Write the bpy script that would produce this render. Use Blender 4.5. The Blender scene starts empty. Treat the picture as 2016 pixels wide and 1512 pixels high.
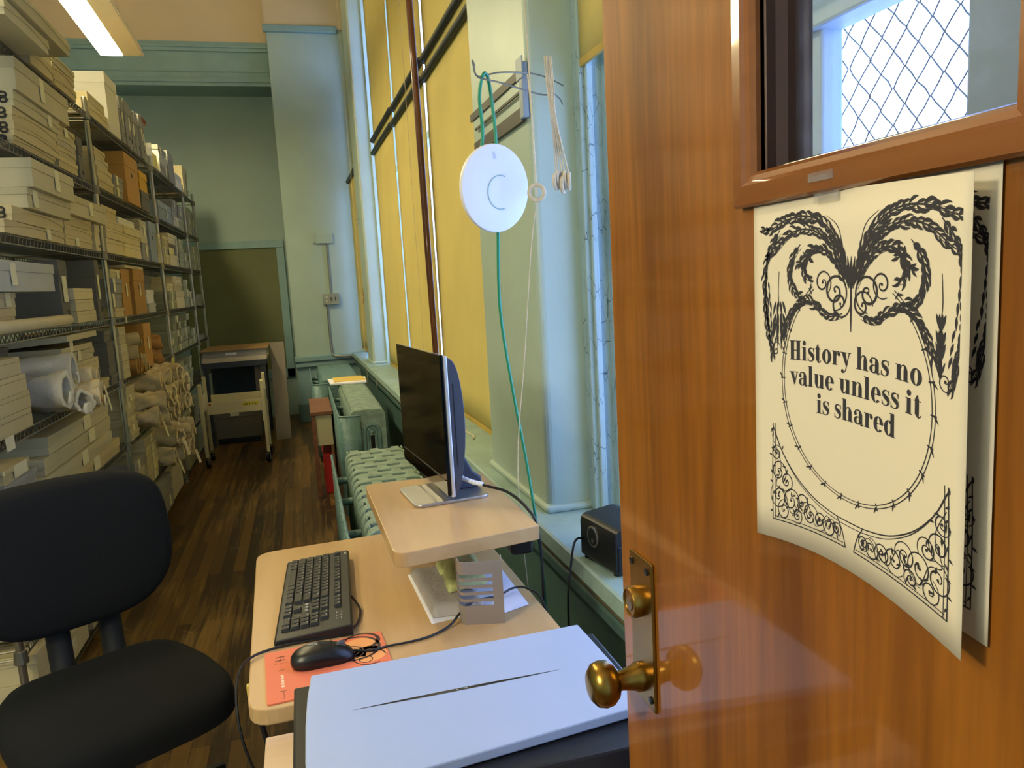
import bpy, bmesh, math, random
from mathutils import Vector, Matrix
random.seed(7)
scene = bpy.context.scene
COL = scene.collection
PI = math.pi
# ---------------------------------------------------------------- camera
cam_d = bpy.data.cameras.new('camera'); cam = bpy.data.objects.new('camera', cam_d); COL.objects.link(cam)
cam_d.sensor_fit = 'HORIZONTAL'; cam_d.sensor_width = 36.0
cam_d.lens = 1500.0/2016*36.0; cam_d.clip_start = 0.02; cam_d.clip_end = 200
EYE = Vector((0, 0, 1.43))
dz = Vector((588-1008, 572-756, 1500.0)).normalized()
r_ = math.radians(3.15); sx, sy = math.sin(r_), math.cos(r_)
dn = Vector((sx, sy, -(dz.x*sx+dz.y*sy)/dz.z)).normalized()
rt = dn.cross(dz)
RW = Matrix((rt, dz, -dn))                      # camera frame (x right, y down, z forward) -> world
cx_, cy_, cz_ = RW.col[0], RW.col[1], RW.col[2]
cam.matrix_world = Matrix(((cx_.x, -cy_.x, -cz_.x, EYE.x), (cx_.y, -cy_.y, -cz_.y, EYE.y), (cx_.z, -cy_.z, -cz_.z, EYE.z), (0, 0, 0, 1)))
scene.camera = cam
# ---------------------------------------------------------------- view, world
scene.view_settings.view_transform = 'Standard'
scene.view_settings.look = 'None'
scene.view_settings.gamma = 1.0
scene.view_settings.use_curve_mapping = False
scene.view_settings.exposure = 1.18
W = bpy.data.worlds.new('world'); scene.world = W; W.use_nodes = True
bg = W.node_tree.nodes['Background']
bg.inputs[0].default_value = (0.37, 0.51, 1.0, 1); bg.inputs[1].default_value = 2.8
LAMP_W = 58.0          # emission of the lit tubes behind the diffusers
GLOBE_W = 60.0        # unseen globe lamp, added to light the door and notice
LAMP_C = (1.0, 0.86, 0.50)
# ---------------------------------------------------------------- helpers
def lin(h):
    h = h.lstrip('#'); o = []
    for i in (0, 2, 4):
        c = int(h[i:i+2], 16)/255
        o.append(c/12.92 if c <= 0.04045 else ((c+0.055)/1.055)**2.4)
    return tuple(o)
MATS = {}
def mat(name, col, rough=0.6, metal=0.0, var=0.12, scale=8.0, bump=0.0, bscale=60.0, coat=0.0, spec=0.5, rnd=0.0, stretch=None, col2=None):
    if name in MATS: return MATS[name]
    m = bpy.data.materials.new(name); m.use_nodes = True; nt = m.node_tree; N = nt.nodes; L = nt.links
    b = N['Principled BSDF']; c = lin(col) if isinstance(col, str) else col
    b.inputs['Roughness'].default_value = rough; b.inputs['Metallic'].default_value = metal
    b.inputs['Coat Weight'].default_value = coat; b.inputs['Specular IOR Level'].default_value = spec
    b.inputs['Coat Roughness'].default_value = 0.08
    tc = N.new('ShaderNodeTexCoord'); mp = N.new('ShaderNodeMapping'); L.new(tc.outputs['Object'], mp.inputs[0])
    if stretch: mp.inputs['Scale'].default_value = stretch
    nz = N.new('ShaderNodeTexNoise'); nz.inputs['Scale'].default_value = scale; nz.inputs['Detail'].default_value = 5
    L.new(mp.outputs[0], nz.inputs[0])
    rp = N.new('ShaderNodeValToRGB'); rp.color_ramp.elements[0].position = 0.3; rp.color_ramp.elements[1].position = 0.7
    lo = tuple(x*(1-var) for x in c); hi = tuple(min(1, x*(1+var)) for x in c)
    if col2: lo, hi = c, (lin(col2) if isinstance(col2, str) else col2)
    rp.color_ramp.elements[0].color = (*lo, 1); rp.color_ramp.elements[1].color = (*hi, 1)
    L.new(nz.outputs[0], rp.inputs[0])
    out = rp.outputs[0]
    if rnd:
        oi = N.new('ShaderNodeObjectInfo'); mr = N.new('ShaderNodeMapRange'); mr.inputs['To Min'].default_value = 1-rnd; mr.inputs['To Max'].default_value = 1+rnd
        L.new(oi.outputs['Random'], mr.inputs[0]); mx = N.new('ShaderNodeVectorMath'); mx.operation = 'SCALE'
        L.new(out, mx.inputs[0]); L.new(mr.outputs[0], mx.inputs['Scale']); out = mx.outputs[0]
    L.new(out, b.inputs['Base Color'])
    if bump:
        n2 = N.new('ShaderNodeTexNoise'); n2.inputs['Scale'].default_value = bscale; n2.inputs['Detail'].default_value = 4
        L.new(mp.outputs[0], n2.inputs[0])
        bp = N.new('ShaderNodeBump'); bp.inputs['Strength'].default_value = bump; bp.inputs['Distance'].default_value = 0.01
        L.new(n2.outputs[0], bp.inputs['Height']); L.new(bp.outputs[0], b.inputs['Normal'])
    MATS[name] = m; return m
class MB:
    def __init__(s, shear=False): s.v = []; s.f = []; s.shear = shear
    def add(s, vs, fs):
        o = len(s.v); s.v += [tuple(v) for v in vs]; s.f += [tuple(i+o for i in f) for f in fs]; return s
    def box(s, x0, x1, y0, y1, z0, z1):
        vs = [(x, y, z) for z in (z0, z1) for y in (y0, y1) for x in (x0, x1)]
        return s.add(vs, [(0, 2, 3, 1), (4, 5, 7, 6), (0, 1, 5, 4), (2, 6, 7, 3), (0, 4, 6, 2), (1, 3, 7, 5)])
    def prism(s, poly, a, b, axis='z'):
        n = len(poly)
        def P(p, t): return {'z': (p[0], p[1], t), 'y': (p[0], t, p[1]), 'x': (t, p[0], p[1])}[axis]
        vs = [P(p, a) for p in poly]+[P(p, b) for p in poly]
        fs = [tuple(range(n))[::-1], tuple(range(n, 2*n))]+[(i, (i+1) % n, n+(i+1) % n, n+i) for i in range(n)]
        return s.add(vs, fs)
    def tube(s, pts, r, n=8, closed=False, cap=True):
        pts = [Vector(p) for p in pts]; m = len(pts); rs = r if isinstance(r, (list, tuple)) else [r]*m
        t0 = (pts[1]-pts[0]).normalized(); u = t0.orthogonal().normalized(); vs = []; fs = []
        for i, p in enumerate(pts):
            a = pts[i-1] if (i > 0 or closed) else p; b = pts[(i+1) % m] if (i < m-1 or closed) else p
            t = (b-a).normalized() if (b-a).length > 1e-9 else t0
            u = (u-t*u.dot(t)); u = u.normalized() if u.length > 1e-6 else t.orthogonal().normalized(); w = t.cross(u)
            vs += [p+(u*math.cos(2*PI*k/n)+w*math.sin(2*PI*k/n))*rs[i] for k in range(n)]
        for i in range(m if closed else m-1):
            j = (i+1) % m
            fs += [(i*n+k, i*n+(k+1) % n, j*n+(k+1) % n, j*n+k) for k in range(n)]
        if cap and not closed: fs += [tuple(range(n))[::-1], tuple(range((m-1)*n, m*n))]
        return s.add(vs, fs)
    def lathe(s, prof, o=(0, 0, 0), ax=(0, 0, 1), n=24):
        ax = Vector(ax).normalized(); u = ax.orthogonal().normalized(); w = ax.cross(u); o = Vector(o); vs = []; fs = []; m = len(prof)
        for (r, h) in prof: vs += [o+ax*h+(u*math.cos(2*PI*k/n)+w*math.sin(2*PI*k/n))*max(r, 1e-5) for k in range(n)]
        for i in range(m-1): fs += [(i*n+k, i*n+(k+1) % n, (i+1)*n+(k+1) % n, (i+1)*n+k) for k in range(n)]
        fs += [tuple(range(n))[::-1], tuple(range((m-1)*n, m*n))]
        return s.add(vs, fs)
    def grid(s, fn, nu, nv, thick=0.0, closed_u=False):
        vs = [fn(i/nu, j/nv) for j in range(nv+1) for i in range(nu+1)]
        fs = [(j*(nu+1)+i, j*(nu+1)+i+1, (j+1)*(nu+1)+i+1, (j+1)*(nu+1)+i) for j in range(nv) for i in range(nu)]
        return s.add(vs, fs)
    def xf(s, M): s.v = [tuple(M @ Vector(v)) for v in s.v]; return s
def SH(p): return (p[0]-0.0155*(p[1]-2.4), p[1], p[2])      # the window wall runs slightly askew to the room
def thing(name, label, cat, loc=(0, 0, 0), rz=0.0, group=None):
    o = bpy.data.objects.new(name, None); COL.objects.link(o); o.empty_display_size = 0.05
    o.location = loc; o.rotation_euler = (0, 0, rz); o['label'] = label; o['category'] = cat
    if group: o['group'] = group
    return o
def rootM(o):
    M = Matrix.Identity(4)
    while o is not None:
        M = (Matrix.Translation(o.location) @ o.rotation_euler.to_matrix().to_4x4()) @ M; o = o.parent
    return M
def part(name, mb, m, parent=None, world=True, bev=0.0, smooth=False, seg=2, sub=0, solid=0.0, kind=None, label=None, cat=None, group=None, loc=None, shade=40):
    vs = [SH(v) for v in mb.v] if mb.shear else mb.v
    if parent is not None and world:
        I = rootM(parent).inverted(); vs = [tuple(I @ Vector(v)) for v in vs]
    elif parent is None:
        if loc is None:
            xs = [v[0] for v in vs]; ys = [v[1] for v in vs]; zs = [v[2] for v in vs]
            loc = ((min(xs)+max(xs))/2, (min(ys)+max(ys))/2, min(zs))
        vs = [(v[0]-loc[0], v[1]-loc[1], v[2]-loc[2]) for v in vs]
    me = bpy.data.meshes.new(name); me.from_pydata(vs, [], mb.f); 
    bm = bmesh.new(); bm.from_mesh(me); bmesh.ops.recalc_face_normals(bm, faces=bm.faces); bm.to_mesh(me); bm.free()
    me.materials.append(m); o = bpy.data.objects.new(name, me); COL.objects.link(o)
    if parent is not None: o.parent = parent
    elif loc is not None: o.location = loc
    if smooth:
        for p in me.polygons: p.use_smooth = True
        if shade: me.set_sharp_from_angle(angle=math.radians(shade))
    if solid:
        md = o.modifiers.new('solid', 'SOLIDIFY'); md.thickness = solid; md.offset = 0
    if bev:
        md = o.modifiers.new('bevel', 'BEVEL'); md.width = bev; md.segments = seg; md.limit_method = 'ANGLE'; md.angle_limit = math.radians(50)
    if sub:
        md = o.modifiers.new('sub', 'SUBSURF'); md.levels = sub; md.render_levels = sub
    if kind: o['kind'] = kind
    if label: o['label'] = label
    if cat: o['category'] = cat
    if group: o['group'] = group
    return o
def struct(name, mb, m, **k): return part(name, mb, m, kind='structure', **k)
def spline(pts, n=6):
    P = [Vector(p) for p in pts]; out = []
    for i in range(len(P)-1):
        a = P[max(i-1, 0)]; b = P[i]; c = P[i+1]; d = P[min(i+2, len(P)-1)]
        for k in range(n):
            t = k/n
            out.append(0.5*((2*b)+(c-a)*t+(2*a-5*b+4*c-d)*t*t+(3*b-a-3*c+d)*t**3))
    out.append(P[-1]); return out
def rrect(x0, x1, y0, y1, r, n=5):
    o = []
    for (cx, cy, a0) in ((x1-r, y1-r, 0), (x0+r, y1-r, 90), (x0+r, y0+r, 180), (x1-r, y0+r, 270)):
        for k in range(n+1):
            a = math.radians(a0+90*k/n); o.append((cx+r*math.cos(a), cy+r*math.sin(a)))
    return o
def rpoly(pts, rs, n=5):
    o = []; m = len(pts)
    for i in range(m):
        p = Vector(pts[i]); a = (Vector(pts[i-1])-p).normalized(); b = (Vector(pts[(i+1) % m])-p).normalized(); r = rs[i]
        if r <= 0: o.append(tuple(p)); continue
        for k in range(n+1):
            t = k/n; o.append(tuple((p+a*r)*(1-t)**2+p*2*t*(1-t)+(p+b*r)*t*t))
    return o
# ---------------------------------------------------------------- materials
M_wall = mat('paint_wall', '#9FB4A9', 0.45, var=0.05, scale=3, bump=0.12, bscale=25)
M_wall_far = mat('paint_far', '#93A9A0', 0.5, var=0.06, scale=2, bump=0.1, bscale=20)
M_trim = mat('paint_trim', '#7F9F9E', 0.4, var=0.08, scale=5, bump=0.15, bscale=30)
M_win = mat('paint_window_wall', '#A9BCAE', 0.4, var=0.05, scale=4, bump=0.15, bscale=18)
M_sill = mat('paint_sill', '#8FA9A2', 0.5, var=0.14, scale=9, bump=0.3, bscale=40)
M_ceil = mat('paint_ceiling', '#C9B593', 0.7, var=0.05, scale=2)
M_apron = mat('paint_apron', '#4E6B66', 0.5, var=0.12, scale=6, bump=0.2, bscale=30)
M_black = mat('black_plastic', '#0D0E10', 0.38, var=0.1)
M_steel = mat('zinc_steel', '#8C8A80', 0.32, metal=0.9, var=0.12, scale=20)
M_wire = mat('wire_metal', '#7C796C', 0.4, metal=0.75, var=0.15, scale=15)
M_white = mat('white_plastic', '#E4E4E8', 0.35, var=0.02)
M_card = mat('label_card', '#D9D3AC', 0.8, var=0.05, scale=30)
M_ink = mat('print_ink', '#23222A', 0.7, var=0.1, scale=60)
M_brass = mat('aged_brass', '#9A7A3A', 0.28, metal=1.0, var=0.22, scale=14)
M_alu = mat('brushed_aluminium', '#B4B2AE', 0.33, metal=0.85, var=0.06, scale=30)
M_cord = mat('cotton_cord', '#CDBFA0', 0.85, var=0.12, scale=90)
M_black_cord = mat('black_cord', '#101114', 0.45, var=0.1)

def wood(name, ca, cb, axis, freq=6.0, rough=0.35, coat=0.0, stretch=14, fine=0.4):
    m = bpy.data.materials.new(name); m.use_nodes = True; nt = m.node_tree; N = nt.nodes; L = nt.links; b = N['Principled BSDF']
    b.inputs['Roughness'].default_value = rough; b.inputs['Coat Weight'].default_value = coat; b.inputs['Coat Roughness'].default_value = 0.06; b.inputs['Specular IOR Level'].default_value = 0.3
    tc = N.new('ShaderNodeTexCoord'); mp = N.new('ShaderNodeMapping'); L.new(tc.outputs['Object'], mp.inputs[0])
    s = [stretch]*3; s[axis] = 1.0; mp.inputs['Scale'].default_value = s
    n1 = N.new('ShaderNodeTexNoise'); n1.inputs['Scale'].default_value = freq/6; n1.inputs['Detail'].default_value = 6; n1.inputs['Distortion'].default_value = 0.8
    n2 = N.new('ShaderNodeTexNoise'); n2.inputs['Scale'].default_value = freq*1.5; n2.inputs['Detail'].default_value = 4
    L.new(mp.outputs[0], n1.inputs[0]); L.new(mp.outputs[0], n2.inputs[0])
    mx = N.new('ShaderNodeMath'); mx.operation = 'MULTIPLY_ADD'; mx.inputs[1].default_value = fine
    sub = N.new('ShaderNodeMath'); sub.operation = 'SUBTRACT'; sub.inputs[1].default_value = 0.5
    L.new(n2.outputs[0], sub.inputs[0]); L.new(sub.outputs[0], mx.inputs[0]); L.new(n1.outputs[0], mx.inputs[2])
    rp = N.new('ShaderNodeValToRGB'); rp.color_ramp.elements[0].position = 0.32; rp.color_ramp.elements[1].position = 0.68
    rp.color_ramp.elements[0].color = (*lin(ca), 1); rp.color_ramp.elements[1].color = (*lin(cb), 1)
    L.new(mx.outputs[0], rp.inputs[0]); L.new(rp.outputs[0], b.inputs['Base Color'])
    MATS[name] = m; return m
M_door = wood('varnished_door_wood', '#643809', '#915813', 2, 5.0, 0.48, 0.7, 16, 0.35)
M_door_trim = wood('varnished_moulding', '#6A3A12', '#85532A', 1, 5.0, 0.3, 0.8, 10, 0.3)
M_door_dark = mat('dark_rebate_wood', '#3A2016', 0.4, var=0.2, scale=20, coat=0.4)
M_maple = wood('maple_laminate', '#B49264', '#C6A576', 1, 5.0, 0.36, 0.15, 7, 0.25)
M_brownwood = wood('brown_wood', '#6B4228', '#82553A', 0, 6, 0.5, 0.1, 10)
M_pole = wood('old_pole_wood', '#4A2A14', '#7C4A22', 2, 6, 0.4, 0.3, 12)

def floor_mat():
    m = bpy.data.materials.new('old_plank_floor'); m.use_nodes = True; nt = m.node_tree; N = nt.nodes; L = nt.links; b = N['Principled BSDF']
    tc = N.new('ShaderNodeTexCoord'); mp = N.new('ShaderNodeMapping'); mp.inputs['Rotation'].default_value = (0, 0, PI/2)
    L.new(tc.outputs['Object'], mp.inputs[0])
    br = N.new('ShaderNodeTexBrick'); br.offset = 0.37; br.inputs['Scale'].default_value = 1.0
    br.inputs['Brick Width'].default_value = 1.6; br.inputs['Row Height'].default_value = 0.06; br.inputs['Mortar Size'].default_value = 0.0016
    br.inputs['Mortar Smooth'].default_value = 0.3; br.inputs['Bias'].default_value = -0.1
    br.inputs['Color1'].default_value = (*lin('#33210A'), 1); br.inputs['Color2'].default_value = (*lin('#73531F'), 1); br.inputs['Mortar'].default_value = (*lin('#2A1A0C'), 1)
    L.new(mp.outputs[0], br.inputs[0])
    m2 = N.new('ShaderNodeMapping'); m2.inputs['Scale'].default_value = (30, 1.6, 1); L.new(tc.outputs['Object'], m2.inputs[0])
    nz = N.new('ShaderNodeTexNoise'); nz.inputs['Scale'].default_value = 1.0; nz.inputs['Detail'].default_value = 7; nz.inputs['Distortion'].default_value = 1.2; L.new(m2.outputs[0], nz.inputs[0])
    wn = N.new('ShaderNodeTexNoise'); wn.inputs['Scale'].default_value = 1.7; wn.inputs['Detail'].default_value = 6; L.new(tc.outputs['Object'], wn.inputs[0])
    w1 = N.new('ShaderNodeMath'); w1.operation = 'MULTIPLY'; L.new(nz.outputs[0], w1.inputs[0]); L.new(wn.outputs[0], w1.inputs[1])
    rp = N.new('ShaderNodeValToRGB'); rp.color_ramp.elements[0].position = 0.25; rp.color_ramp.elements[1].position = 0.42
    rp.color_ramp.elements[0].color = (0, 0, 0, 1); rp.color_ramp.elements[1].color = (0.8, 0.8, 0.8, 1); L.new(w1.outputs[0], rp.inputs[0])
    mx = N.new('ShaderNodeMix'); mx.data_type = 'RGBA'; L.new(rp.outputs[0], mx.inputs['Factor']); L.new(br.outputs['Color'], mx.inputs['A'])
    mx.inputs['B'].default_value = (*lin('#8F7038'), 1)
    # pale scuffs
    m3 = N.new('ShaderNodeMapping'); m3.inputs['Scale'].default_value = (9, 2.2, 1); m3.inputs['Rotation'].default_value = (0, 0, 0.5); L.new(tc.outputs['Object'], m3.inputs[0])
    vo = N.new('ShaderNodeTexVoronoi'); vo.feature = 'DISTANCE_TO_EDGE'; vo.inputs['Scale'].default_value = 0.8; L.new(m3.outputs[0], vo.inputs[0])
    wn2 = N.new('ShaderNodeTexNoise'); wn2.inputs['Scale'].default_value = 4; L.new(tc.outputs['Object'], wn2.inputs[0])
    r3 = N.new('ShaderNodeMapRange'); r3.inputs['From Min'].default_value = 0.0; r3.inputs['From Max'].default_value = 0.012; r3.inputs['To Min'].default_value = 0.55; r3.inputs['To Max'].default_value = 0.0
    L.new(vo.outputs['Distance'], r3.inputs[0])
    mm = N.new('ShaderNodeMath'); mm.operation = 'MULTIPLY'; L.new(r3.outputs[0], mm.inputs[0])
    r4 = N.new('ShaderNodeMapRange'); r4.inputs['From Min'].default_value = 0.52; r4.inputs['From Max'].default_value = 0.7; L.new(wn2.outputs[0], r4.inputs[0]); L.new(r4.outputs[0], mm.inputs[1])
    mx2 = N.new('ShaderNodeMix'); mx2.data_type = 'RGBA'; L.new(mm.outputs[0], mx2.inputs['Factor']); L.new(mx.outputs['Result'], mx2.inputs['A']); mx2.inputs['B'].default_value = (*lin('#B39A6A'), 1)
    L.new(mx2.outputs['Result'], b.inputs['Base Color'])
    r5 = N.new('ShaderNodeMapRange'); r5.inputs['To Min'].default_value = 0.32; r5.inputs['To Max'].default_value = 0.6; L.new(wn.outputs[0], r5.inputs[0]); L.new(r5.outputs[0], b.inputs['Roughness'])
    bp = N.new('ShaderNodeBump'); bp.inputs['Strength'].default_value = 0.3; bp.inputs['Distance'].default_value = 0.003; bp.invert = True
    L.new(br.outputs['Fac'], bp.inputs['Height']); L.new(bp.outputs[0], b.inputs['Normal'])
    return m
def crackle_mat():
    m = mat('crackled_paint', '#9DB6B6', 0.45, var=0.06, scale=5); nt = m.node_tree; N = nt.nodes; L = nt.links; b = N['Principled BSDF']
    tc = N.new('ShaderNodeTexCoord'); mp = N.new('ShaderNodeMapping'); mp.inputs['Scale'].default_value = (60, 60, 14); L.new(tc.outputs['Object'], mp.inputs[0])
    vo = N.new('ShaderNodeTexVoronoi'); vo.feature = 'DISTANCE_TO_EDGE'; vo.inputs['Scale'].default_value = 1; L.new(mp.outputs[0], vo.inputs[0])
    nz = N.new('ShaderNodeTexNoise'); nz.inputs['Scale'].default_value = 9; L.new(tc.outputs['Object'], nz.inputs[0])
    r = N.new('ShaderNodeMapRange'); r.inputs['From Max'].default_value = 0.03; r.inputs['To Min'].default_value = 1; r.inputs['To Max'].default_value = 0; L.new(vo.outputs['Distance'], r.inputs[0])
    r2 = N.new('ShaderNodeMapRange'); r2.inputs['From Min'].default_value = 0.42; r2.inputs['From Max'].default_value = 0.6; L.new(nz.outputs[0], r2.inputs[0])
    mu = N.new('ShaderNodeMath'); mu.operation = 'MULTIPLY'; L.new(r.outputs[0], mu.inputs[0]); L.new(r2.outputs[0], mu.inputs[1])
    old = b.inputs['Base Color'].links[0].from_socket
    mx = N.new('ShaderNodeMix'); mx.data_type = 'RGBA'; L.new(mu.outputs[0], mx.inputs['Factor']); L.new(old, mx.inputs['A']); mx.inputs['B'].default_value = (*lin('#2E3B3C'), 1)
    L.new(mx.outputs['Result'], b.inputs['Base Color']); return m
def thin_glass(name, tint=(1, 1, 1), dirt=0.0):
    m = bpy.data.materials.new(name); m.use_nodes = True; nt = m.node_tree; N = nt.nodes; L = nt.links; N.remove(N['Principled BSDF']); out = N['Material Output']
    t = N.new('ShaderNodeBsdfTransparent'); t.inputs[0].default_value = (*tint, 1); g = N.new('ShaderNodeBsdfGlossy'); g.inputs['Roughness'].default_value = 0.02
    fr = N.new('ShaderNodeFresnel'); fr.inputs[0].default_value = 1.45; mx = N.new('ShaderNodeMixShader'); ge = N.new('ShaderNodeNewGeometry'); iv = N.new('ShaderNodeMath'); iv.operation = 'SUBTRACT'; iv.inputs[0].default_value = 1.0; L.new(ge.outputs['Backfacing'], iv.inputs[1]); fm = N.new('ShaderNodeMath'); fm.operation = 'MULTIPLY'; L.new(fr.outputs[0], fm.inputs[0]); L.new(iv.outputs[0], fm.inputs[1]); L.new(fm.outputs[0], mx.inputs[0]); L.new(t.outputs[0], mx.inputs[1]); L.new(g.outputs[0], mx.inputs[2]); last = mx
    if dirt:
        tc = N.new('ShaderNodeTexCoord'); nz = N.new('ShaderNodeTexNoise'); nz.inputs['Scale'].default_value = 26; nz.inputs['Detail'].default_value = 5; nz.inputs['Distortion'].default_value = 1.5; L.new(tc.outputs['Object'], nz.inputs[0])
        rp = N.new('ShaderNodeMapRange'); rp.inputs['From Min'].default_value = 0.45; rp.inputs['From Max'].default_value = 0.75; rp.inputs['To Min'].default_value = dirt*0.35; rp.inputs['To Max'].default_value = dirt; L.new(nz.outputs[0], rp.inputs[0])
        d = N.new('ShaderNodeBsdfDiffuse'); d.inputs[0].default_value = (0.62, 0.64, 0.7, 1); tr = N.new('ShaderNodeBsdfTranslucent'); tr.inputs[0].default_value = (0.62, 0.66, 0.75, 1)
        dm = N.new('ShaderNodeMixShader'); dm.inputs[0].default_value = 0.5; L.new(d.outputs[0], dm.inputs[1]); L.new(tr.outputs[0], dm.inputs[2])
        m2 = N.new('ShaderNodeMixShader'); L.new(rp.outputs[0], m2.inputs[0]); L.new(mx.outputs[0], m2.inputs[1]); L.new(dm.outputs[0], m2.inputs[2]); last = m2
    L.new(last.outputs[0], out.inputs[0]); return m
def fabric_translucent(name, c, tr=0.3):
    m = mat(name, c, 0.8, var=0.04, scale=3, bump=0.05, bscale=400); nt = m.node_tree; N = nt.nodes; L = nt.links; b = N['Principled BSDF']
    t = N.new('ShaderNodeBsdfTranslucent'); mx = N.new('ShaderNodeMixShader'); mx.inputs[0].default_value = tr
    L.new(b.inputs['Base Color'].links[0].from_socket, t.inputs[0]); L.new(b.outputs[0], mx.inputs[1]); L.new(t.outputs[0], mx.inputs[2]); L.new(mx.outputs[0], N['Material Output'].inputs[0]); return m
def emis(name, c, s):
    m = bpy.data.materials.new(name); m.use_nodes = True; N = m.node_tree.nodes; b = N['Principled BSDF']
    b.inputs['Base Color'].default_value = (*c, 1); b.inputs['Emission Color'].default_value = (*c, 1); b.inputs['Emission Strength'].default_value = s; return m
M_floor = floor_mat(); M_crackle = crackle_mat(); M_glass = thin_glass('window_glass', (0.95, 0.98, 1.0)); M_doorglass = thin_glass('smeared_door_glass', (0.93, 0.95, 1.0), 0.10)
M_blind = fabric_translucent('yellow_blind_cloth', '#DDCA7C', 0.20)

# ---------------------------------------------------------------- room shell
XL, YF, YB, ZC = -3.6, 9.15, -2.2, 4.75
struct('floor', MB().box(XL-0.1, 1.1, YB-0.1, YF+0.1, -0.05, 0), M_floor)
struct('ceiling', MB().box(XL-0.1, 1.2, YB-0.1, YF+0.1, ZC, ZC+0.05), M_ceil)
struct('wall_left', MB().box(XL-0.1, XL, YB-0.1, YF+0.1, 0, ZC), M_wall_far)
struct('wall_back', MB().box(XL, 1.1, YB-0.1, YB, 0, ZC), M_wall)
b = MB(); b.box(XL, 1.2, YF, YF+0.1, 0, ZC); struct('wall_far', b, M_wall_far)
# the doorway wall, to the right of the hinge
struct('wall_doorway', MB(True).box(0.42, 1.1, -0.22, -0.07, 0, ZC), M_wall)
# beam and frieze over the recess
b = MB(); b.box(XL, -0.09, 8.70, YF, 3.565, 4.0); struct('beam_far', b, M_trim)
b = MB(); b.box(XL, -0.09, 8.675, 8.70, 3.90, 3.95).box(XL, -0.09, 8.685, 8.70, 3.60, 3.645).box(XL, -0.09, 8.69, 8.70, 3.70, 3.715).box(XL, -0.09, 8.66, 8.70, 3.935, 3.96)
struct('trim_1', b, M_trim, bev=0.006)
struct('wall_frieze', MB().box(XL, -0.09, 8.72, YF, 4.0, ZC), M_ceil)
# pilaster block in the far right corner
b = MB(); b.box(-0.09, 1.15, 8.55, YF, 0.70, 4.10); struct('wall_corner_pilaster', b, M_wall, bev=0.008)
struct('wall_pilaster_frieze', MB().box(-0.10, 1.15, 8.53, YF, 4.10, ZC), M_ceil)
struct('trim_2', MB().box(-0.12, 0.62, 8.50, 8.56, 4.06, 4.13), M_trim, bev=0.01)
struct('wall_wainscot', MB().box(-0.09, 1.15, 8.57, YF, 0, 0.70), M_trim)
b = MB(); b.box(-0.11, 0.62, 8.50, 8.56, 0.66, 0.725).box(-0.105, 0.62, 8.525, 8.56, 0.60, 0.66); struct('trim_3', b, M_trim, bev=0.012)
struct('baseboard_far', MB().box(-0.11, 0.4, 8.52, 8.56, 0, 0.2), M_apron, bev=0.006)
# window wall: apron below the sill, piers between the windows, head above
struct('wall_right', MB(True).box(0.68, 1.1, -0.1, 8.56, 0, 0.68), M_apron)
b = MB(True); b.box(0.80, 1.1, -0.1, 8.56, 3.95, ZC); struct('wall_right_head', b, M_win)
b = MB(True); b.box(0.667, 1.1, 2.135, 2.80, 0.68, ZC); struct('wall_right_pier', b, M_win, bev=0.022, seg=4)
b = MB(True); b.box(0.676, 1.1, 7.08, 7.52, 0.68, ZC); struct('wall_right_far_pier', b, M_win, bev=0.022, seg=4)
b = MB(True); b.box(0.655, 1.0, 2.12, 2.81, 0.72, 0.745); b.box(0.665, 1.0, 7.065, 7.53, 0.72, 0.745); struct('trim_4', b, M_win, bev=0.012, seg=3)
b = MB(True); b.box(0.672, 0.68, 7.30, 7.53, 2.02, 2.035).box(0.67, 0.68, 7.29, 7.53, 2.06, 2.08); struct('trim_9', b, M_win, bev=0.003)
b = MB(True); b.box(0.80, 1.1, -0.1, 0.42, 0.68, ZC); struct('wall_right_near', b, M_win)
b = MB(True); b.box(0.79, 1.1, 8.40, 8.56, 0.68, ZC); struct('wall_right_corner', b, M_win)
# sill board and the rail under its edge
b = MB(True); b.prism([(0.600, 0.683), (0.605, 0.718), (0.612, 0.722), (1.0, 0.722), (1.0, 0.683)], 0.0, 8.5, 'y'); struct('sill_board', b, M_sill)
b = MB(True); b.tube([(0.642, -0.05, 0.655), (0.642, 8.45, 0.655)], 0.022, 12); struct('trim_5', b, mat('olive_rail', '#6E6C50', 0.45, var=0.25, scale=12), smooth=True)
b = MB(True); b.box(0.625, 0.70, -0.05, 8.45, 0.60, 0.634); struct('trim_6', b, M_apron, bev=0.006)
# windows 1-3 behind the blinds, 4 near (bare), 5 far
M_sash = mat('painted_sash', '#A9BECB', 0.4, var=0.05, scale=6)
def window(n, y0, y1, z0, z1, w=0.93, mull=()):
    b = MB(True); t = 0.055
    b.box(w, w+0.05, y0, y0+t, z0, z1).box(w, w+0.05, y1-t, y1, z0, z1).box(w, w+0.05, y0+t, y1-t, z0, z0+0.07).box(w, w+0.05, y0+t, y1-t, z1-t, z1)
    for (a, c) in mull: b.box(w, w+0.05, a, c, z0+0.07, z1-t)
    zr = z0+(z1-z0)*0.5 if n != 4 else 1.87
    b.box(w-0.02, w+0.05, y0+t, y1-t, zr, zr+0.05)
    f = struct('window_%d' % n, b, M_sash, bev=0.006)
    g = MB(True).box(w+0.022, w+0.026, y0+t, y1-t, z0+0.07, z1-t)
    part('pane', g, M_glass, f)
    return f
for i, (a, c) in enumerate(((2.82, 4.40), (4.44, 5.66), (5.70, 7.06))): window(i+1, a, c, 0.722, 3.95)
w4 = window(4, 0.42, 2.06, 0.722, 3.95, 0.99, ((0.87, 0.985), (1.315, 1.41)))
window(5, 7.54, 8.40, 0.722, 3.95)
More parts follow.
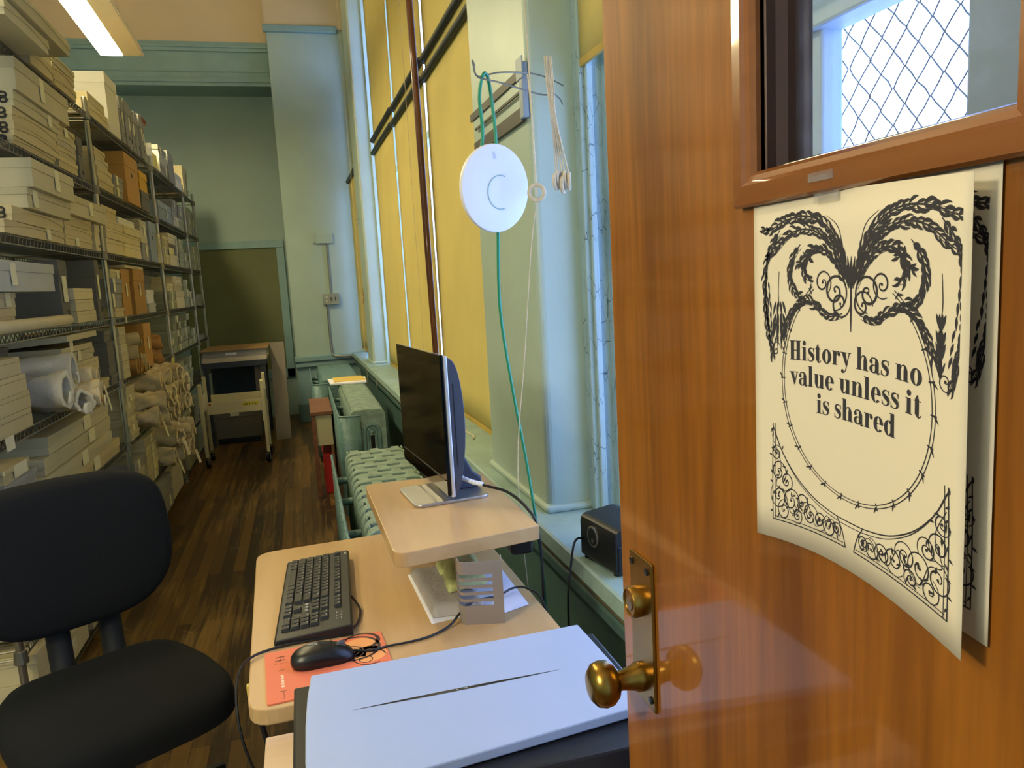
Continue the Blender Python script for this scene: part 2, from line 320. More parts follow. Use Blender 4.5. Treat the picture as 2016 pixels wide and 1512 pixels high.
# box casing of the near window with crazed paint
b = MB(True); b.box(0.80, 1.0, 2.085, 2.137, 0.722, 3.95); b.box(0.815, 0.835, 2.070, 2.086, 0.722, 3.95); b.box(0.865, 0.985, 2.055, 2.086, 0.722, 3.95)
struct('trim_7', b, M_crackle, bev=0.004)
b = MB(True); b.box(0.80, 0.96, 7.045, 7.08, 0.722, 3.95); struct('trim_8', b, M_win, bev=0.004)
# diamond wire guard outside the near window
b = MB(True); py, pz = 0.029, 0.066; R0 = random.Random(3)
ny, nz_ = int(1.7/py), int(1.98/pz)
for i in range(ny):
    pts = []
    for k in range(nz_*4+1):
        ph = k/4*2*PI/1.0; s = 1 if i % 2 == 0 else -1
        pts.append((1.075, 0.40+i*py+s*py*0.5*math.cos(k*PI/2)+R0.uniform(-.003, .003), 0.75+k*pz/4))
    b.tube(pts, 0.0017, 4)
g = thing('wire_guard', 'diamond wire mesh guard outside the bare window seen through the door glass', 'window guard', (1.06, 1.2, 0.75))
part('mesh', b, M_wire, g)
b = MB(True); b.box(1.07, 1.08, 0.36, 0.39, 0.74, 2.75).box(1.07, 1.08, 2.08, 2.11, 0.74, 2.75).box(1.07, 1.08, 0.36, 2.11, 0.72, 0.745).box(1.07, 1.08, 0.36, 2.11, 2.74, 2.765)
part('frame', b, M_wire, g)
# ---------------------------------------------------------------- open door
XD = 0.355
door = thing('door_1', 'varnished wooden door standing open at the right with a small glazed panel', 'door', (XD+0.022, -0.055, 0.01)); door['kind'] = 'structure'
y0, y1, gz0, gz1, gy0, gy1 = -0.055, 0.838, 1.502, 1.92, 0.310, 0.535
b = MB()
b.box(XD, XD+0.044, y0, gy0, 0.01, 2.12).box(XD, XD+0.044, gy1, y1, 0.01, 2.12).box(XD, XD+0.044, gy0, gy1, 0.01, gz0).box(XD, XD+0.044, gy0, gy1, gz1, 2.12)
part('door_leaf', b, M_door, door)
# picture-frame moulding, proud of the leaf
def frame_prof(prof, a0, a1, z0, z1):
    # prof: list of (offset outward from the opening, x); mitred ring
    b = MB(); vs = []; n = len(prof)
    for (cy, cz, sy_, sz_) in ((a0, z0, -1, -1), (a1, z0, 1, -1), (a1, z1, 1, 1), (a0, z1, -1, 1)):
        for (o, x) in prof: vs.append((x, cy+sy_*o, cz+sz_*o))
    fs = []
    for k in range(4):
        j = (k+1) % 4
        for i in range(n-1): fs.append((k*n+i, k*n+i+1, j*n+i+1, j*n+i))
    return b.add(vs, fs)
pr = [(0.026, XD+0.002), (0.026, XD-0.007), (0.024, XD-0.010), (0.010, XD-0.012), (0.007, XD-0.009), (0.003, XD-0.008), (0.0, XD-0.004), (0.0, XD+0.004)]
part('glass_moulding', frame_prof(pr, gy0, gy1, gz0, gz1), M_door_trim, door, label='raised picture-frame moulding around the glass')
pr2 = [(0.001, XD+0.003), (-0.002, XD+0.004), (-0.002, XD+0.012), (-0.006, XD+0.020), (-0.006, XD+0.042), (0.0, XD+0.043)]
part('glazing_bead', frame_prof(pr2, gy0, gy1, gz0, gz1), M_door_dark, door)
part('glass_pane', MB().box(XD+0.027, XD+0.030, gy0, gy1, gz0, gz1), M_doorglass, door)
# lock plate, cylinder, knob
pl = part('lock_plate', MB().prism([(0.748, 0.925), (0.808, 0.925), (0.808, 1.105), (0.748, 1.105)], XD-0.004, XD, 'x'), M_brass, door, bev=0.002, label='aged brass lock plate')
b = MB()
for (yy, zz) in ((0.800, 1.093), (0.760, 1.093), (0.800, 0.938), (0.758, 0.938)): b.lathe([(0.0045, 0), (0.0045, 0.0016), (0.002, 0.002)], (XD-0.004, yy, zz), (-1, 0, 0), 10)
part('screw', b, M_black, pl)
b = MB(); b.lathe([(0.0185, 0), (0.0185, 0.009), (0.0165, 0.012), (0.0155, 0.012), (0.0150, 0.0105), (0.0, 0.0105)], (XD-0.004, 0.786, 1.048), (-1, 0, 0), 28)
cy = part('lock_cylinder', b, M_brass, pl, smooth=True)
b = MB(); b.lathe([(0.0075, 0.0), (0.0075, 0.0012), (0, 0.0014)], (XD-0.0145, 0.786, 1.046), (-1, 0, 0), 18); part('keyway', b, mat('dull_steel', '#8A8070', 0.4, metal=0.8), cy)
b = MB(); b.lathe([(0.017, 0), (0.017, 0.006), (0.0145, 0.010), (0.0115, 0.026), (0.0120, 0.030), (0.020, 0.034), (0.0255, 0.041), (0.0268, 0.049), (0.0245, 0.058), (0.017, 0.0645), (0.007, 0.067), (0, 0.0672)], (XD-0.004, 0.785, 0.954), (-1, 0, 0), 72)
kn = part('door_knob', b, M_brass, door, smooth=True, label='round brass knob')
# ---------------------------------------------------------------- poster (two sheets taped under the glass)
PW, PH = 0.2235, 0.2665; PY0, PZ0 = 0.5425, 1.4775
def sheet_pt(u, v, curl, k=0.0):
    c = curl*(max(0.0, u-0.10)/0.90)**1.9
    y = PY0-PW*u+c*0.10
    ph = 0.2695-0.009*math.sin(PI*u)-0.004*u
    return Vector((XD-0.0010-c-k, y, PZ0-0.006*c/0.0165-ph*v))
C_F, C_B = 0.0165, 0.0010
M_paper = mat('poster_paper', '#CBC1AC', 0.85, var=0.02, scale=4)
def glyph(ch):
    P = []; S = 0.34; h = 0.06
    def rect(a, c, e, d): P.append([(a, c), (e, c), (e, d), (a, d)])
    def ser(x0, x1, y): rect(x0, x1 and y-0.0 or y, x1, y+h)
    def ring(cx, cy, rx, ry, ix, iy, a0=0, a1=360, n=28):
        for k in range(n):
            a = math.radians(a0+(a1-a0)*k/n); c = math.radians(a0+(a1-a0)*(k+1)/n)
            P.append([(cx+rx*math.cos(a), cy+ry*math.sin(a)), (cx+rx*math.cos(c), cy+ry*math.sin(c)), (cx+ix*math.cos(c), cy+iy*math.sin(c)), (cx+ix*math.cos(a), cy+iy*math.sin(a))])
    def disc(cx, cy, r, n=14): P.append([(cx+r*math.cos(2*PI*k/n), cy+r*math.sin(2*PI*k/n)) for k in range(n)])
    def stroke(pts, ws):
        q = spline([(p[0], p[1], w) for p, w in zip(pts, ws)], 4)
        for i in range(len(q)-1):
            a, c = q[i], q[i+1]; d = Vector((c.x-a.x, c.y-a.y)); 
            if d.length < 1e-6: continue
            nrm = Vector((-d.y, d.x)).normalized()
            P.append([(a.x+nrm.x*a.z/2, a.y+nrm.y*a.z/2), (a.x-nrm.x*a.z/2, a.y-nrm.y*a.z/2), (c.x-nrm.x*c.z/2, c.y-nrm.y*c.z/2), (c.x+nrm.x*c.z/2, c.y+nrm.y*c.z/2)])
    A = 1.52
    if ch == 'H':
        for x in (0.16, 0.86):
            rect(x, 0, x+S+.04, A-.05); rect(x-.13, 0, x+S+.17, h); rect(x-.13, A-.05-h, x+S+.17, A-.05)
        rect(.4, .70, .9, .77); return P, 1.42
    if ch == 'i': rect(.14, 0, .14+S, 1); rect(.02, 0, .14+S+.12, h); rect(.02, 1-h, .3, 1); disc(.31, 1.31, .19); return P, .66
    if ch == 'l': rect(.14, 0, .14+S, A); rect(.02, 0, .14+S+.12, h); rect(.02, A-h, .3, A); return P, .66
    if ch in 'nh':
        rect(.14, 0, .14+S, A if ch == 'h' else 1); rect(.02, 0, .6, h); rect(.02, (A if ch == 'h' else 1)-h, .3, A if ch == 'h' else 1)
        stroke([(.46, .72), (.58, .93), (.74, .985), (.88, .90), (.92, .66)], [.05, .06, .09, .2, S-.02]); rect(.75, 0, .75+S, .70); rect(.64, 0, 1.21, h); return P, 1.26
    if ch == 'u':
        rect(.14, .32, .14+S, 1); rect(.02, 1-h, .3, 1); stroke([(.31, .34), (.36, .12), (.50, .02), (.66, .08), (.78, .28)], [S-.02, .2, .09, .06, .05]); rect(.75, 0, .75+S, 1); rect(.64, 1-h, .9, 1); rect(.9, 0, 1.21, h); return P, 1.26
    if ch == 'r': rect(.14, 0, .14+S, 1); rect(.02, 0, .62, h); rect(.02, 1-h, .3, 1); stroke([(.46, .66), (.54, .88), (.68, .97), (.78, .9)], [.05, .06, .1, .2]); disc(.76, .80, .15); return P, .92
    if ch == 'o': ring(.54, .5, .50, .53, .16, .46); return P, 1.08
    if ch == 'e': ring(.52, .5, .48, .53, .14, .46, 3, 320); rect(.3, .50, .98, .56); return P, 1.02
    if ch == 'd': ring(.50, .5, .46, .52, .13, .44, 40, 320); rect(.66, 0, .66+S, A); rect(.54, A-h, .8, A); rect(.8, 0, 1.14, h); return P, 1.18
    if ch == 'a':
        stroke([(.16, .76), (.22, .93), (.46, .985), (.68, .92), (.76, .70)], [.1, .08, .08, .18, S]); disc(.2, .74, .15); rect(.59, .12, .59+S, .74)
        ring(.44, .27, .40, .29, .12, .22, 60, 330); stroke([(.76, .2), (.84, .03), (.98, .02), (1.06, .1)], [.3, .2, .08, .05]); return P, 1.08
    if ch == 's':
        stroke([(.72, .74), (.64, .94), (.42, .98), (.20, .88), (.18, .70), (.42, .54), (.64, .40), (.68, .22), (.50, .03), (.28, .02), (.12, .12), (.08, .30)], [.05, .06, .08, .16, .24, .32, .32, .22, .08, .07, .06, .05])
        rect(.69, .68, .75, 1.0); rect(.05, 0, .11, .32); return P, .82
    if ch == 't': rect(.16, .14, .16+S, 1.12); rect(.02, 1-h, .70, 1); stroke([(.33, .2), (.42, .03), (.58, .02), (.70, .16)], [.3, .18, .07, .05]); stroke([(.18, 1.0), (.3, 1.1), (.38, 1.32)], [.1, .2, .1]); return P, .76
    if ch in 'vy':
        P.append([(.10, 1), (.48, 1), (.74, .16), (.58, -.02)]); rect(-.02, 1-h, .60, 1); P.append([(.88, 1), (.96, 1), (.64, .0), (.56, .0)]); rect(.72, 1-h, 1.10, 1)
        if ch == 'y': stroke([(.62, .06), (.5, -.28), (.34, -.42), (.2, -.40)], [.08, .07, .08, .12]); disc(.2, -.34, .14)
        return P, 1.06
    return P, .5
def ink_text(lines, put, xh, polys):
    for (txt, u0, u1, v) in lines:
        xs = 0; gl = []
        for ch in txt:
            if ch == ' ': xs += .52; continue
            P, w = glyph(ch); gl.append((xs, P)); xs += w+.03
        s = (u1-u0)/xs
        for (x, P) in gl:
            for q in P: polys.append([(u0+(x+a)*s, v-c*xh) for a, c in q])
def ornament(polys, lw=1.0, R=None):
    R = R or random.Random(5); asp = PW/PH
    def rib(pts, ws):
        q = spline([(p[0], p[1]/1.0, w) for p, w in zip(pts, ws)], 5)
        for i in range(len(q)-1):
            a, c = q[i], q[i+1]; d = Vector(((c.x-a.x)*PW, (c.y-a.y)*PH))
            if d.length < 1e-7: continue
            n = Vector((-d.y, d.x)).normalized(); nu, nv = n.x/PW, n.y/PH
            polys.append([(a.x+nu*a.z, a.y+nv*a.z), (a.x-nu*a.z, a.y-nv*a.z), (c.x-nu*c.z, c.y-nv*c.z), (c.x+nu*c.z, c.y+nv*c.z)])
    T = 0.00030*lw
    def spiral(cu, cv, r, a0, turns, sgn, w=T):
        pts = []; ws = []; n = int(14*turns)
        for k in range(n+1):
            t = k/n; rr = r*(1-t)**0.8+0.0006; a = a0+sgn*turns*2*PI*t
            pts.append((cu+rr*math.cos(a)/PW, cv+rr*math.sin(a)/PH)); ws.append(w*(0.7+0.8*math.sin(PI*t)))
        rib(pts, ws)
        polys.append([(cu+0.0011*math.cos(k*PI/4)/PW, cv+0.0011*math.sin(k*PI/4)/PH) for k in range(8)])
    def leaf(u, v, ang, L, wd):
        du, dv = math.cos(ang), math.sin(ang)
        pts = [(u+du*L*t/PW, v+(dv*L*t-0.25*L*t*(1-t))/PH) for t in (0, .25, .5, .75, 1)]
        rib(pts, [T*.5, wd*.8, wd, wd*.6, T*.3])
    # double bamboo oval, open at the crown
    for (ru, rv) in ((0.352, 0.305), (0.340, 0.297)):
        pts = []; ws = []
        for k in range(73):
            a = math.radians(-58+296*k/72)
            pts.append((0.5+ru*math.cos(a), 0.505+rv*math.sin(a))); ws.append(T*1.1)
        rib(pts, ws)
    for k in range(22):
        a = math.radians(-55+290*k/21); leaf(0.5+0.346*math.cos(a), 0.505+0.301*math.sin(a), a+0.8, 0.006, 0.0008)
        rib([(0.5+0.334*math.cos(a), 0.505+0.292*math.sin(a)), (0.5+0.346*math.cos(a), 0.505+0.301*math.sin(a)), (0.5+0.358*math.cos(a), 0.505+0.311*math.sin(a))], [T*1.8]*3)
    def lobe(u, v, ang, L, w, curl):
        pts = []; x, y = u*PW, v*PH; n = 4
        for k in range(n+1):
            pts.append((x/PW, y/PH)); aa = ang+curl*k/n; x += math.cos(aa)*L/n; y += math.sin(aa)*L/n
        rib(pts, [T*.5, w*.75, w, w*.7, T*.25])
    def acanthus(path, L0, w0, step, side=(1, -1), stem=1.6, taper=.6):
        q = spline([(a_*PW, b_*PH, 0) for a_, b_ in path], 12); acc = 0; tot = sum((q[i+1]-q[i]).length for i in range(len(q)-1)); run = 0
        rib([(p_[0], p_[1]) for p_ in path], [T*(.6+stem*math.sin(PI*min(1, .15+k/(len(path)-1)*.8))) for k in range(len(path))])
        rib([(p_[0]+.006, p_[1]+.010) for p_ in path], [T*.6]*len(path))
        for i in range(len(q)-1):
            d = q[i+1]-q[i]; acc += d.length; run += d.length
            if acc >= step:
                acc = 0; t = run/tot; ang = math.atan2(d.y, d.x)
                for sd in side:
                    L = L0*(1-taper*abs(t-.55))*R.uniform(.75, 1.2)
                    lobe(q[i].x/PW, q[i].y/PH, ang+sd*R.uniform(.5, .9), L, w0*R.uniform(.7, 1.2), -sd*R.uniform(.9, 1.7))
                    if R.random() < .5: lobe(q[i].x/PW, q[i].y/PH, ang+sd*R.uniform(.2, .5), L*.7, T*.6, -sd*.8)
    for s in (-1, 1):
        U = lambda x: 0.5+s*x
        M = lambda P_: [(U(x), y) for x, y in P_]
        acanthus(M([(.018, .235), (.05, .15), (.12, .085), (.22, .055), (.33, .06), (.41, .08), (.46, .075)]), .0125, .0013, .0046)
        acanthus(M([(.02, .235), (.06, .165), (.13, .115), (.22, .09), (.31, .10), (.39, .14), (.43, .155)]), .0115, .0012, .0046)
        acanthus(M([(.36, .085), (.42, .14), (.445, .22), (.44, .31), (.425, .38), (.405, .44)]), .0105, .0011, .0044)
        acanthus(M([(.025, .24), (.07, .185), (.13, .15), (.19, .15), (.23, .18), (.225, .215), (.19, .225)]), .0105, .0013, .0044)
        acanthus(M([(.04, .315), (.10, .325), (.16, .30), (.22, .285), (.28, .305), (.325, .35), (.345, .39)]), .0105, .0013, .0040)
        acanthus(M([(.25, .13), (.29, .165), (.305, .215), (.285, .26), (.255, .27)]), .0100, .0013, .0042)
        for x1, v1 in ((.20, .045), (.24, .075), (.16, .10), (.12, .06), (.27, .05)):
            rib(M([(.012, .24), (.035, .17), (x1*.5, v1+.035), (x1, v1)]), [T, T*1.4, T*1.1, T*.5])
        spiral(U(.075), .258, .013, PI/2, 1.7, s, T*2.2); spiral(U(.05), .290, .010, 0, 1.3, -s, T*2.0); spiral(U(.135), .235, .009, 1, 1.5, s, T*1.6)
        for (uu, vv) in ((.245, .19), (.21, .165)):
            for k in range(7): lobe(U(uu+R.uniform(-.012, .012)), vv+R.uniform(-.012, .012), R.uniform(0, 6.28), R.uniform(.005, .009), R.uniform(.0009, .0016), R.uniform(-1.5, 1.5))
        # hanging bellflower drop
        rib([(U(.365), .20), (U(.37), .26), (U(.365), .30)], [T, T*1.2, T])
        for (vv, L, w) in ((.285, .012, .0028), (.32, .016, .0036), (.345, .016, .0034), (.385, .010, .0016)):
            for q in (-.35, -.12, .12, .35): leaf(U(.365+q*.05), vv, PI/2+q, L, w*.45)
        for k in range(7): leaf(U(.43-.004*k), .20+.028*k, PI/2+s*R.uniform(-.5, .5), .008, .0010)
        rib([(U(.435), .20), (U(.44), .30), (U(.415), .40), (U(.40), .44)], [T, T*1.2, T, T*.6])
        spiral(U(.385), .425, .006, 0, 1.2, s, T)
        # fretwork corner
        c = [(.405, .645), (.41, .79), (.41, .94)]
        rib([(U(p), q) for p, q in c], [T*1.5]*3); rib([(U(p-.014), q) for p, q in c], [T]*3)
        rib([(U(.41), .94), (U(.22), .94), (U(.02), .94)], [T*1.5]*3); rib([(U(.40), .93), (U(.22), .93), (U(.03), .93)], [T]*3)
        arc = [(U(.405-.0*t), 0) for t in ()]
        e = [(U(.408), .65), (U(.36), .72), (U(.28), .79), (U(.18), .84), (U(.08), .862), (U(.0), .866)]
        rib(e, [T*1.5]*6); rib([(p-s*.010, q+.012) for p, q in e], [T]*6); rib([(U(.06), .866), (U(.035), .90), (U(.02), .94)], [T*1.4]*3)
        for (uu, vv, r, a) in ((.385, .735, .0065, 0), (.375, .79, .0095, 1), (.33, .815, .008, 2.4), (.375, .865, .0105, 4), (.305, .87, .0115, 1.5), (.245, .865, .009, 3), (.20, .895, .0095, .6), (.15, .90, .0075, 2), (.10, .905, .0075, 4.4), (.345, .905, .008, 5), (.27, .91, .006, 2), (.065, .90, .005, 1)):
            spiral(U(uu), vv, r, a, 1.6, s, T*1.2)
            for k in range(3): leaf(U(uu+R.uniform(-.03, .03)), vv+R.uniform(-.02, .02), R.uniform(0, 6.28), .005, .0008)
        rib([(U(.40), .70), (U(.36), .77), (U(.39), .83), (U(.34), .85), (U(.30), .91), (U(.22), .86), (U(.17), .92), (U(.09), .88), (U(.05), .92)], [T*1.1]*9)
        for k in range(10): leaf(U(.41), .66+.028*k, R.uniform(0, 6.28), .004, .0008)
    # centre bud and tassel
    for q in (-.5, -.25, 0, .25, .5): leaf(.5+q*.02, .25, -PI/2+q*.5, .022, .0014)
    rib([(.5, .22), (.5, .30), (.5, .36)], [T*2, T*3, T])
polys_txt = []
ink_text((('History has no', .205, .836, .452), ('value unless it', .205, .836, .523), ('is shared', .352, .732, .594)), None, .0375, polys_txt)
polys_orn = []; ornament(polys_orn)
polys_orn = [[(min(0.968, 0.524+(u-0.5)*1.03), v) for u, v in q] for q in polys_orn]
def make_sheet(name, label, curl, k, text):
    t = thing(name, label, 'sign', (XD-0.003, PY0-PW/2, PZ0-PH), group='notices taped to the door')
    b = MB(); b.grid(lambda u, v: sheet_pt(u, v, curl, k), 24, 10)
    part('paper', b, M_paper, t, smooth=True, solid=0.0002, shade=0)
    for (nm, pl) in (('ornament', polys_orn), ('lettering', polys_txt)):
        if nm == 'lettering' and not text: continue
        b = MB()
        for q in pl:
            b.add([sheet_pt(u, v, curl, k)+Vector((-0.00035, -0.00012, 0)) for u, v in q], [tuple(range(len(q)))])
        part(nm, b, M_ink, t)
    return t
make_sheet('paper_sign', 'flat rear sheet with the same ornamental border, mostly hidden behind the front notice', C_B, 0.0, True)
fs = make_sheet('paper_sign', 'front cream notice reading History has no value unless it is shared, right edge curling', C_F, 0.0012, True)
M_tape = thin_glass('clear_tape', (0.93, 0.92, 0.9), 0.5)
part('tape', MB().box(XD-0.0078, XD-0.0070, 0.437, 0.462, 1.470, 1.484).box(XD-0.0122, XD-0.0114, 0.437, 0.462, 1.484, 1.490), M_tape, fs)

# ---------------------------------------------------------------- yellow roller blinds
def blind(label, y0, y1, zt, up, z_end, w=0.80, group='yellow window blinds', far=False):
    r = 0.019
    t = thing('roller_blind', label, 'blind', SH((w, (y0+y1)/2, zt)), group=group)
    b = MB(True); b.tube([(w, y0+0.012, zt), (w, y1-0.012, zt)], r, 14)
    part('roller', b, mat('dark_roller_cloth', '#26302E', 0.6, var=0.2, scale=30), t, smooth=True)
    b = MB(True); b.tube([(w, y0, zt), (w, y0+0.03, zt)], r*0.55, 10).tube([(w, y1-0.03, zt), (w, y1, zt)], r*0.55, 10).box(w, 0.86, y0, y0+0.004, zt-.02, zt+.02).box(w, 0.86, y1-0.004, y1, zt-.02, zt+.02)
    part('bracket', b, M_brass, t)
    x = w+r*0.7
    a, c = (zt-0.085 if up else zt, z_end)
    rr = random.Random(int(y0*100)); ph = rr.uniform(0, 6)
    def f(u, v):
        z = a+(c-a)*v; amp = 0.004*v
        ins = 0.010*math.sin(3.1*v+ph)**2 if y0 < 7 else 0.004
        return (x+amp*math.sin(u*7+ph+v*2)+0.001, y0+ins+(y1-y0-2*ins)*u, z)
    b = MB(True); b.grid(f, 10, 12); part('cloth', b, M_blind, t, smooth=True, solid=0.0012, shade=0)
    zb = c
    b = MB(True); b.box(x-0.004, x+0.006, y0+0.02, y1-0.02, min(zb, zb+0.02), max(zb, zb+0.02)); part('hem_bar', b, mat('hem_slat', '#B49A4A', 0.7), t)
    return t
YB_ = ((2.805, 4.385), (4.43, 5.645), (5.71, 6.93))
for i, (nm, (a, c)) in enumerate(zip(('nearest the camera', 'in the middle', 'farthest along'), YB_)):
    blind('yellow blind running up from the upper roller of the pair %s' % nm, a, c, 2.655+0.015*i, True, 3.93)
    blind('yellow blind hanging down to the sill from the lower roller %s' % nm, a, c, 2.555+0.012*i, False, 0.7235, w=0.797)
blind('small yellow blind pulled up high in the bare near window beside the door', 0.50, 2.115, 3.85, False, 2.005, w=0.795)
blind('narrow far blind beside the corner pilaster, above its roller', 7.525, 8.375, 2.62, True, 3.6, w=0.74)
blind('narrow far blind beside the corner pilaster, below its roller', 7.525, 8.375, 2.53, False, 0.78, w=0.687)
# pull cords of the blinds
def cordthing(label, pts, r=0.0016, group='blind pull cords', m=M_cord, name='pull_cord'):
    b = MB(); b.tube(spline(pts, 5), r, 6); o = part(name, b, m, smooth=True); o['label'] = label; o['category'] = 'cord'
    if group: o['group'] = group
    return o
for lab, y, z1 in (('thin cord hanging in front of the middle yellow blind, near the pole', 4.70, 0.80), ('thin cord hanging in front of the farthest yellow blind', 6.05, 0.62), ('thin cord hanging at the far edge of the farthest yellow blind', 6.80, 0.40)):
    x = 0.75-0.0155*(y-2.4)
    if z1 < 0.72: x = 0.585-0.0155*(y-2.4)
    cordthing(lab, [(x, y, 3.9), (x, y+0.004, 2.4), (x, y-0.006, z1)])
b = MB(); b.tube(spline([SH((0.69, 3.75, 0.726)), SH((0.72, 3.62, 0.726)), SH((0.70, 3.45, 0.726)), SH((0.66, 3.55, 0.726)), SH((0.68, 3.72, 0.726)), SH((0.73, 3.40, 0.726)), SH((0.71, 3.3, 0.726))], 6), 0.003, 6)
o = part('loose_cord', b, M_cord, smooth=True); o['label'] = 'loose cream cord lying on the sill behind the monitor'; o['category'] = 'cord'
# ---------------------------------------------------------------- window pole
b = MB(); b.tube([(0.742, 4.40, 0.735), (0.733, 4.395, 1.6), (0.730, 4.40, 2.3), (0.726, 4.405, 2.9), (0.722, 4.41, 3.7)], [0.017, 0.019, 0.020, 0.020, 0.017], 12)
p = part('window_pole', b, M_pole, smooth=True); p['label'] = 'long brown wooden window pole leaning upright against the yellow blinds'; p['category'] = 'pole'
# ---------------------------------------------------------------- steel bracket on the pier + wire hook
t = thing('wall_bracket', 'dark steel bracket screwed flat to the near pier above the white disc', 'bracket', SH((0.665, 2.4, 1.9)))
b = MB(True); b.box(0.661, 0.667, 2.165, 2.80, 2.00, 2.025); b.box(0.655, 0.661, 2.165, 2.72, 1.955, 1.962); part('upper_bar', b, mat('dark_steel', '#47463F', 0.5, metal=0.3, var=0.1), t)
b = MB(True); b.box(0.655, 0.667, 2.165, 2.74, 1.875, 1.915); part('lower_bar', b, MATS['dark_steel'], t)
b = MB(True); b.box(0.650, 0.667, 2.135, 2.168, 1.88, 2.03); b.box(0.648, 0.652, 2.125, 2.185, 1.985, 2.045); part('end_plate', b, mat('blue_grey_steel', '#8796A0', 0.45, var=0.08), t, bev=0.004)
hk = [(0.735, 2.06, 1.905), (0.67, 1.86, 1.915), (0.60, 1.70, 1.885), (0.55, 1.72, 1.852), (0.47, 1.685, 1.862), (0.418, 1.665, 1.862), (0.404, 1.655, 1.885), (0.410, 1.655, 1.868), (0.425, 1.67, 1.858), (0.49, 1.76, 1.905), (0.55, 1.82, 1.935), (0.640, 2.12, 1.985)]
h2 = [(0.404, 1.660, 1.888), (0.412, 1.665, 1.865), (0.50, 1.80, 1.91), (0.60, 1.88, 1.93), (0.68, 1.98, 1.945), (0.76, 2.09, 1.955)]
h1 = [(0.400, 1.652, 1.885), (0.410, 1.658, 1.862), (0.46, 1.675, 1.856), (0.55, 1.715, 1.845), (0.585, 1.725, 1.842), (0.60, 1.735, 1.852), (0.68, 1.90, 1.875), (0.755, 2.09, 1.905)]
b = MB(); b.tube(spline(h2, 5), 0.0019, 7).tube(spline(h1, 5), 0.0019, 7).tube(spline([(0.404, 1.660, 1.888), (0.399, 1.655, 1.894), (0.400, 1.652, 1.885)], 4), 0.0019, 7)
o = part('wire_hook', b, M_wire, smooth=True); o['label'] = 'bent wire hook arm swung out from the window casing, carrying cords'; o['category'] = 'hook'
# ---------------------------------------------------------------- white disc hanging on the green cable
DC = Vector((0.435, 1.66, 1.628)); DN = Vector((0.42, -0.90, -0.08)).normalized()
t = thing('access_point', 'round white plastic wireless unit hanging from the green cable', 'wireless access point', tuple(DC))
b = MB(); b.lathe([(0, -0.022), (0.06, -0.022), (0.085, -0.016), (0.094, -0.006), (0.095, 0.0), (0.0935, 0.004), (0.085, 0.0065), (0.05, 0.0085), (0, 0.009)], DC, DN, 56)
part('housing', b, M_white, t, smooth=True)
u_ = Vector((0, 0, 1)); r2 = DN.cross(u_).normalized(); u2 = r2.cross(DN).normalized()
if r2.x < 0: r2 = -r2
b = MB(); pts = [DC+DN*0.0093+(r2*math.cos(a)+u2*math.sin(a))*0.036+r2*0.008-u2*0.008 for a in [math.radians(70+220*k/24) for k in range(25)]]
b.tube(pts, 0.0011, 6); part('light_ring', b, mat('ring_grey_green', '#8FB0A8', 0.4), t, smooth=True)
b = MB(); b.grid(lambda u, v: DC+DN*0.0078-r2*(0.012-0.010*math.cos((v-.5)*2.6)*u)+u2*(0.063+(v-.5)*0.028), 4, 8); part('emblem', b, mat('emblem_grey', '#C9CACB', 0.5), t)
gp = [DC-DN*0.024+u2*0.02+r2*0.0-Vector((0.03, 0, 0)), (0.417, 1.675, 1.74), (0.413, 1.668, 1.82), (0.421, 1.664, 1.864), (0.432, 1.672, 1.872), (0.443, 1.69, 1.85), (0.450, 1.69, 1.76), (0.448, 1.685, 1.68), (0.446, 1.695, 1.55), (0.462, 1.78, 1.36), (0.495, 1.83, 1.16), (0.535, 1.87, 0.94), (0.548, 1.85, 0.76), (0.555, 1.84, 0.60), (0.56, 1.85, 0.35), (0.57, 1.9, 0.02)]
cordthing('green network cable looped over the wire hook and dropping behind the desk', gp, 0.0038, None, mat('green_cable', '#1E8F68', 0.4, var=0.05), 'network_cable')
# ---------------------------------------------------------------- ring pulls
def ringpull(label, c, r, nrm, strands, tail=None):
    t = thing('ring_pull', label, 'pull ring', tuple(c), group='cord-wrapped ring pulls on the wire hook')
    c = Vector(c); n = Vector(nrm).normalized(); u = n.orthogonal().normalized(); w = n.cross(u)
    b = MB(); b.tube([c+(u*math.cos(2*PI*k/22)+w*math.sin(2*PI*k/22))*r for k in range(22)], 0.0045, 8, closed=True); part('ring', b, M_cord, t, smooth=True)
    b = MB()
    for s in strands: b.tube(spline([c+Vector((0, 0, r))]+[Vector(p) for p in s], 4), 0.0015, 6)
    if tail: b.tube(spline([c+Vector((0, 0, r))]+[c-Vector((0, 0, r))]+[Vector(p) for p in tail], 4), 0.0012, 5)
    part('cord', b, M_cord, t, smooth=True)
ringpull('single cord-wrapped ring hanging nearest the white disc, its cord running up out of sight', (0.513, 1.607, 1.611), 0.0165, (-0.3, -1, 0), [[(0.522, 1.64, 1.75), (0.536, 1.70, 1.86), (0.538, 1.712, 1.882)], [(0.518, 1.63, 1.75), (0.545, 1.72, 1.92), (0.60, 1.9, 2.4), (0.70, 2.05, 3.2)]], [(0.505, 1.64, 1.50), (0.50, 1.72, 1.25), (0.475, 1.75, 0.95), (0.50, 1.78, 0.55)])
ringlab = ('leftmost ring in the bunch of cord-wrapped rings on the hook', 'second ring from the left in the bunch on the hook', 'middle ring in the bunch on the hook, hanging lowest', 'second ring from the right in the bunch on the hook', 'rightmost ring in the bunch on the hook')
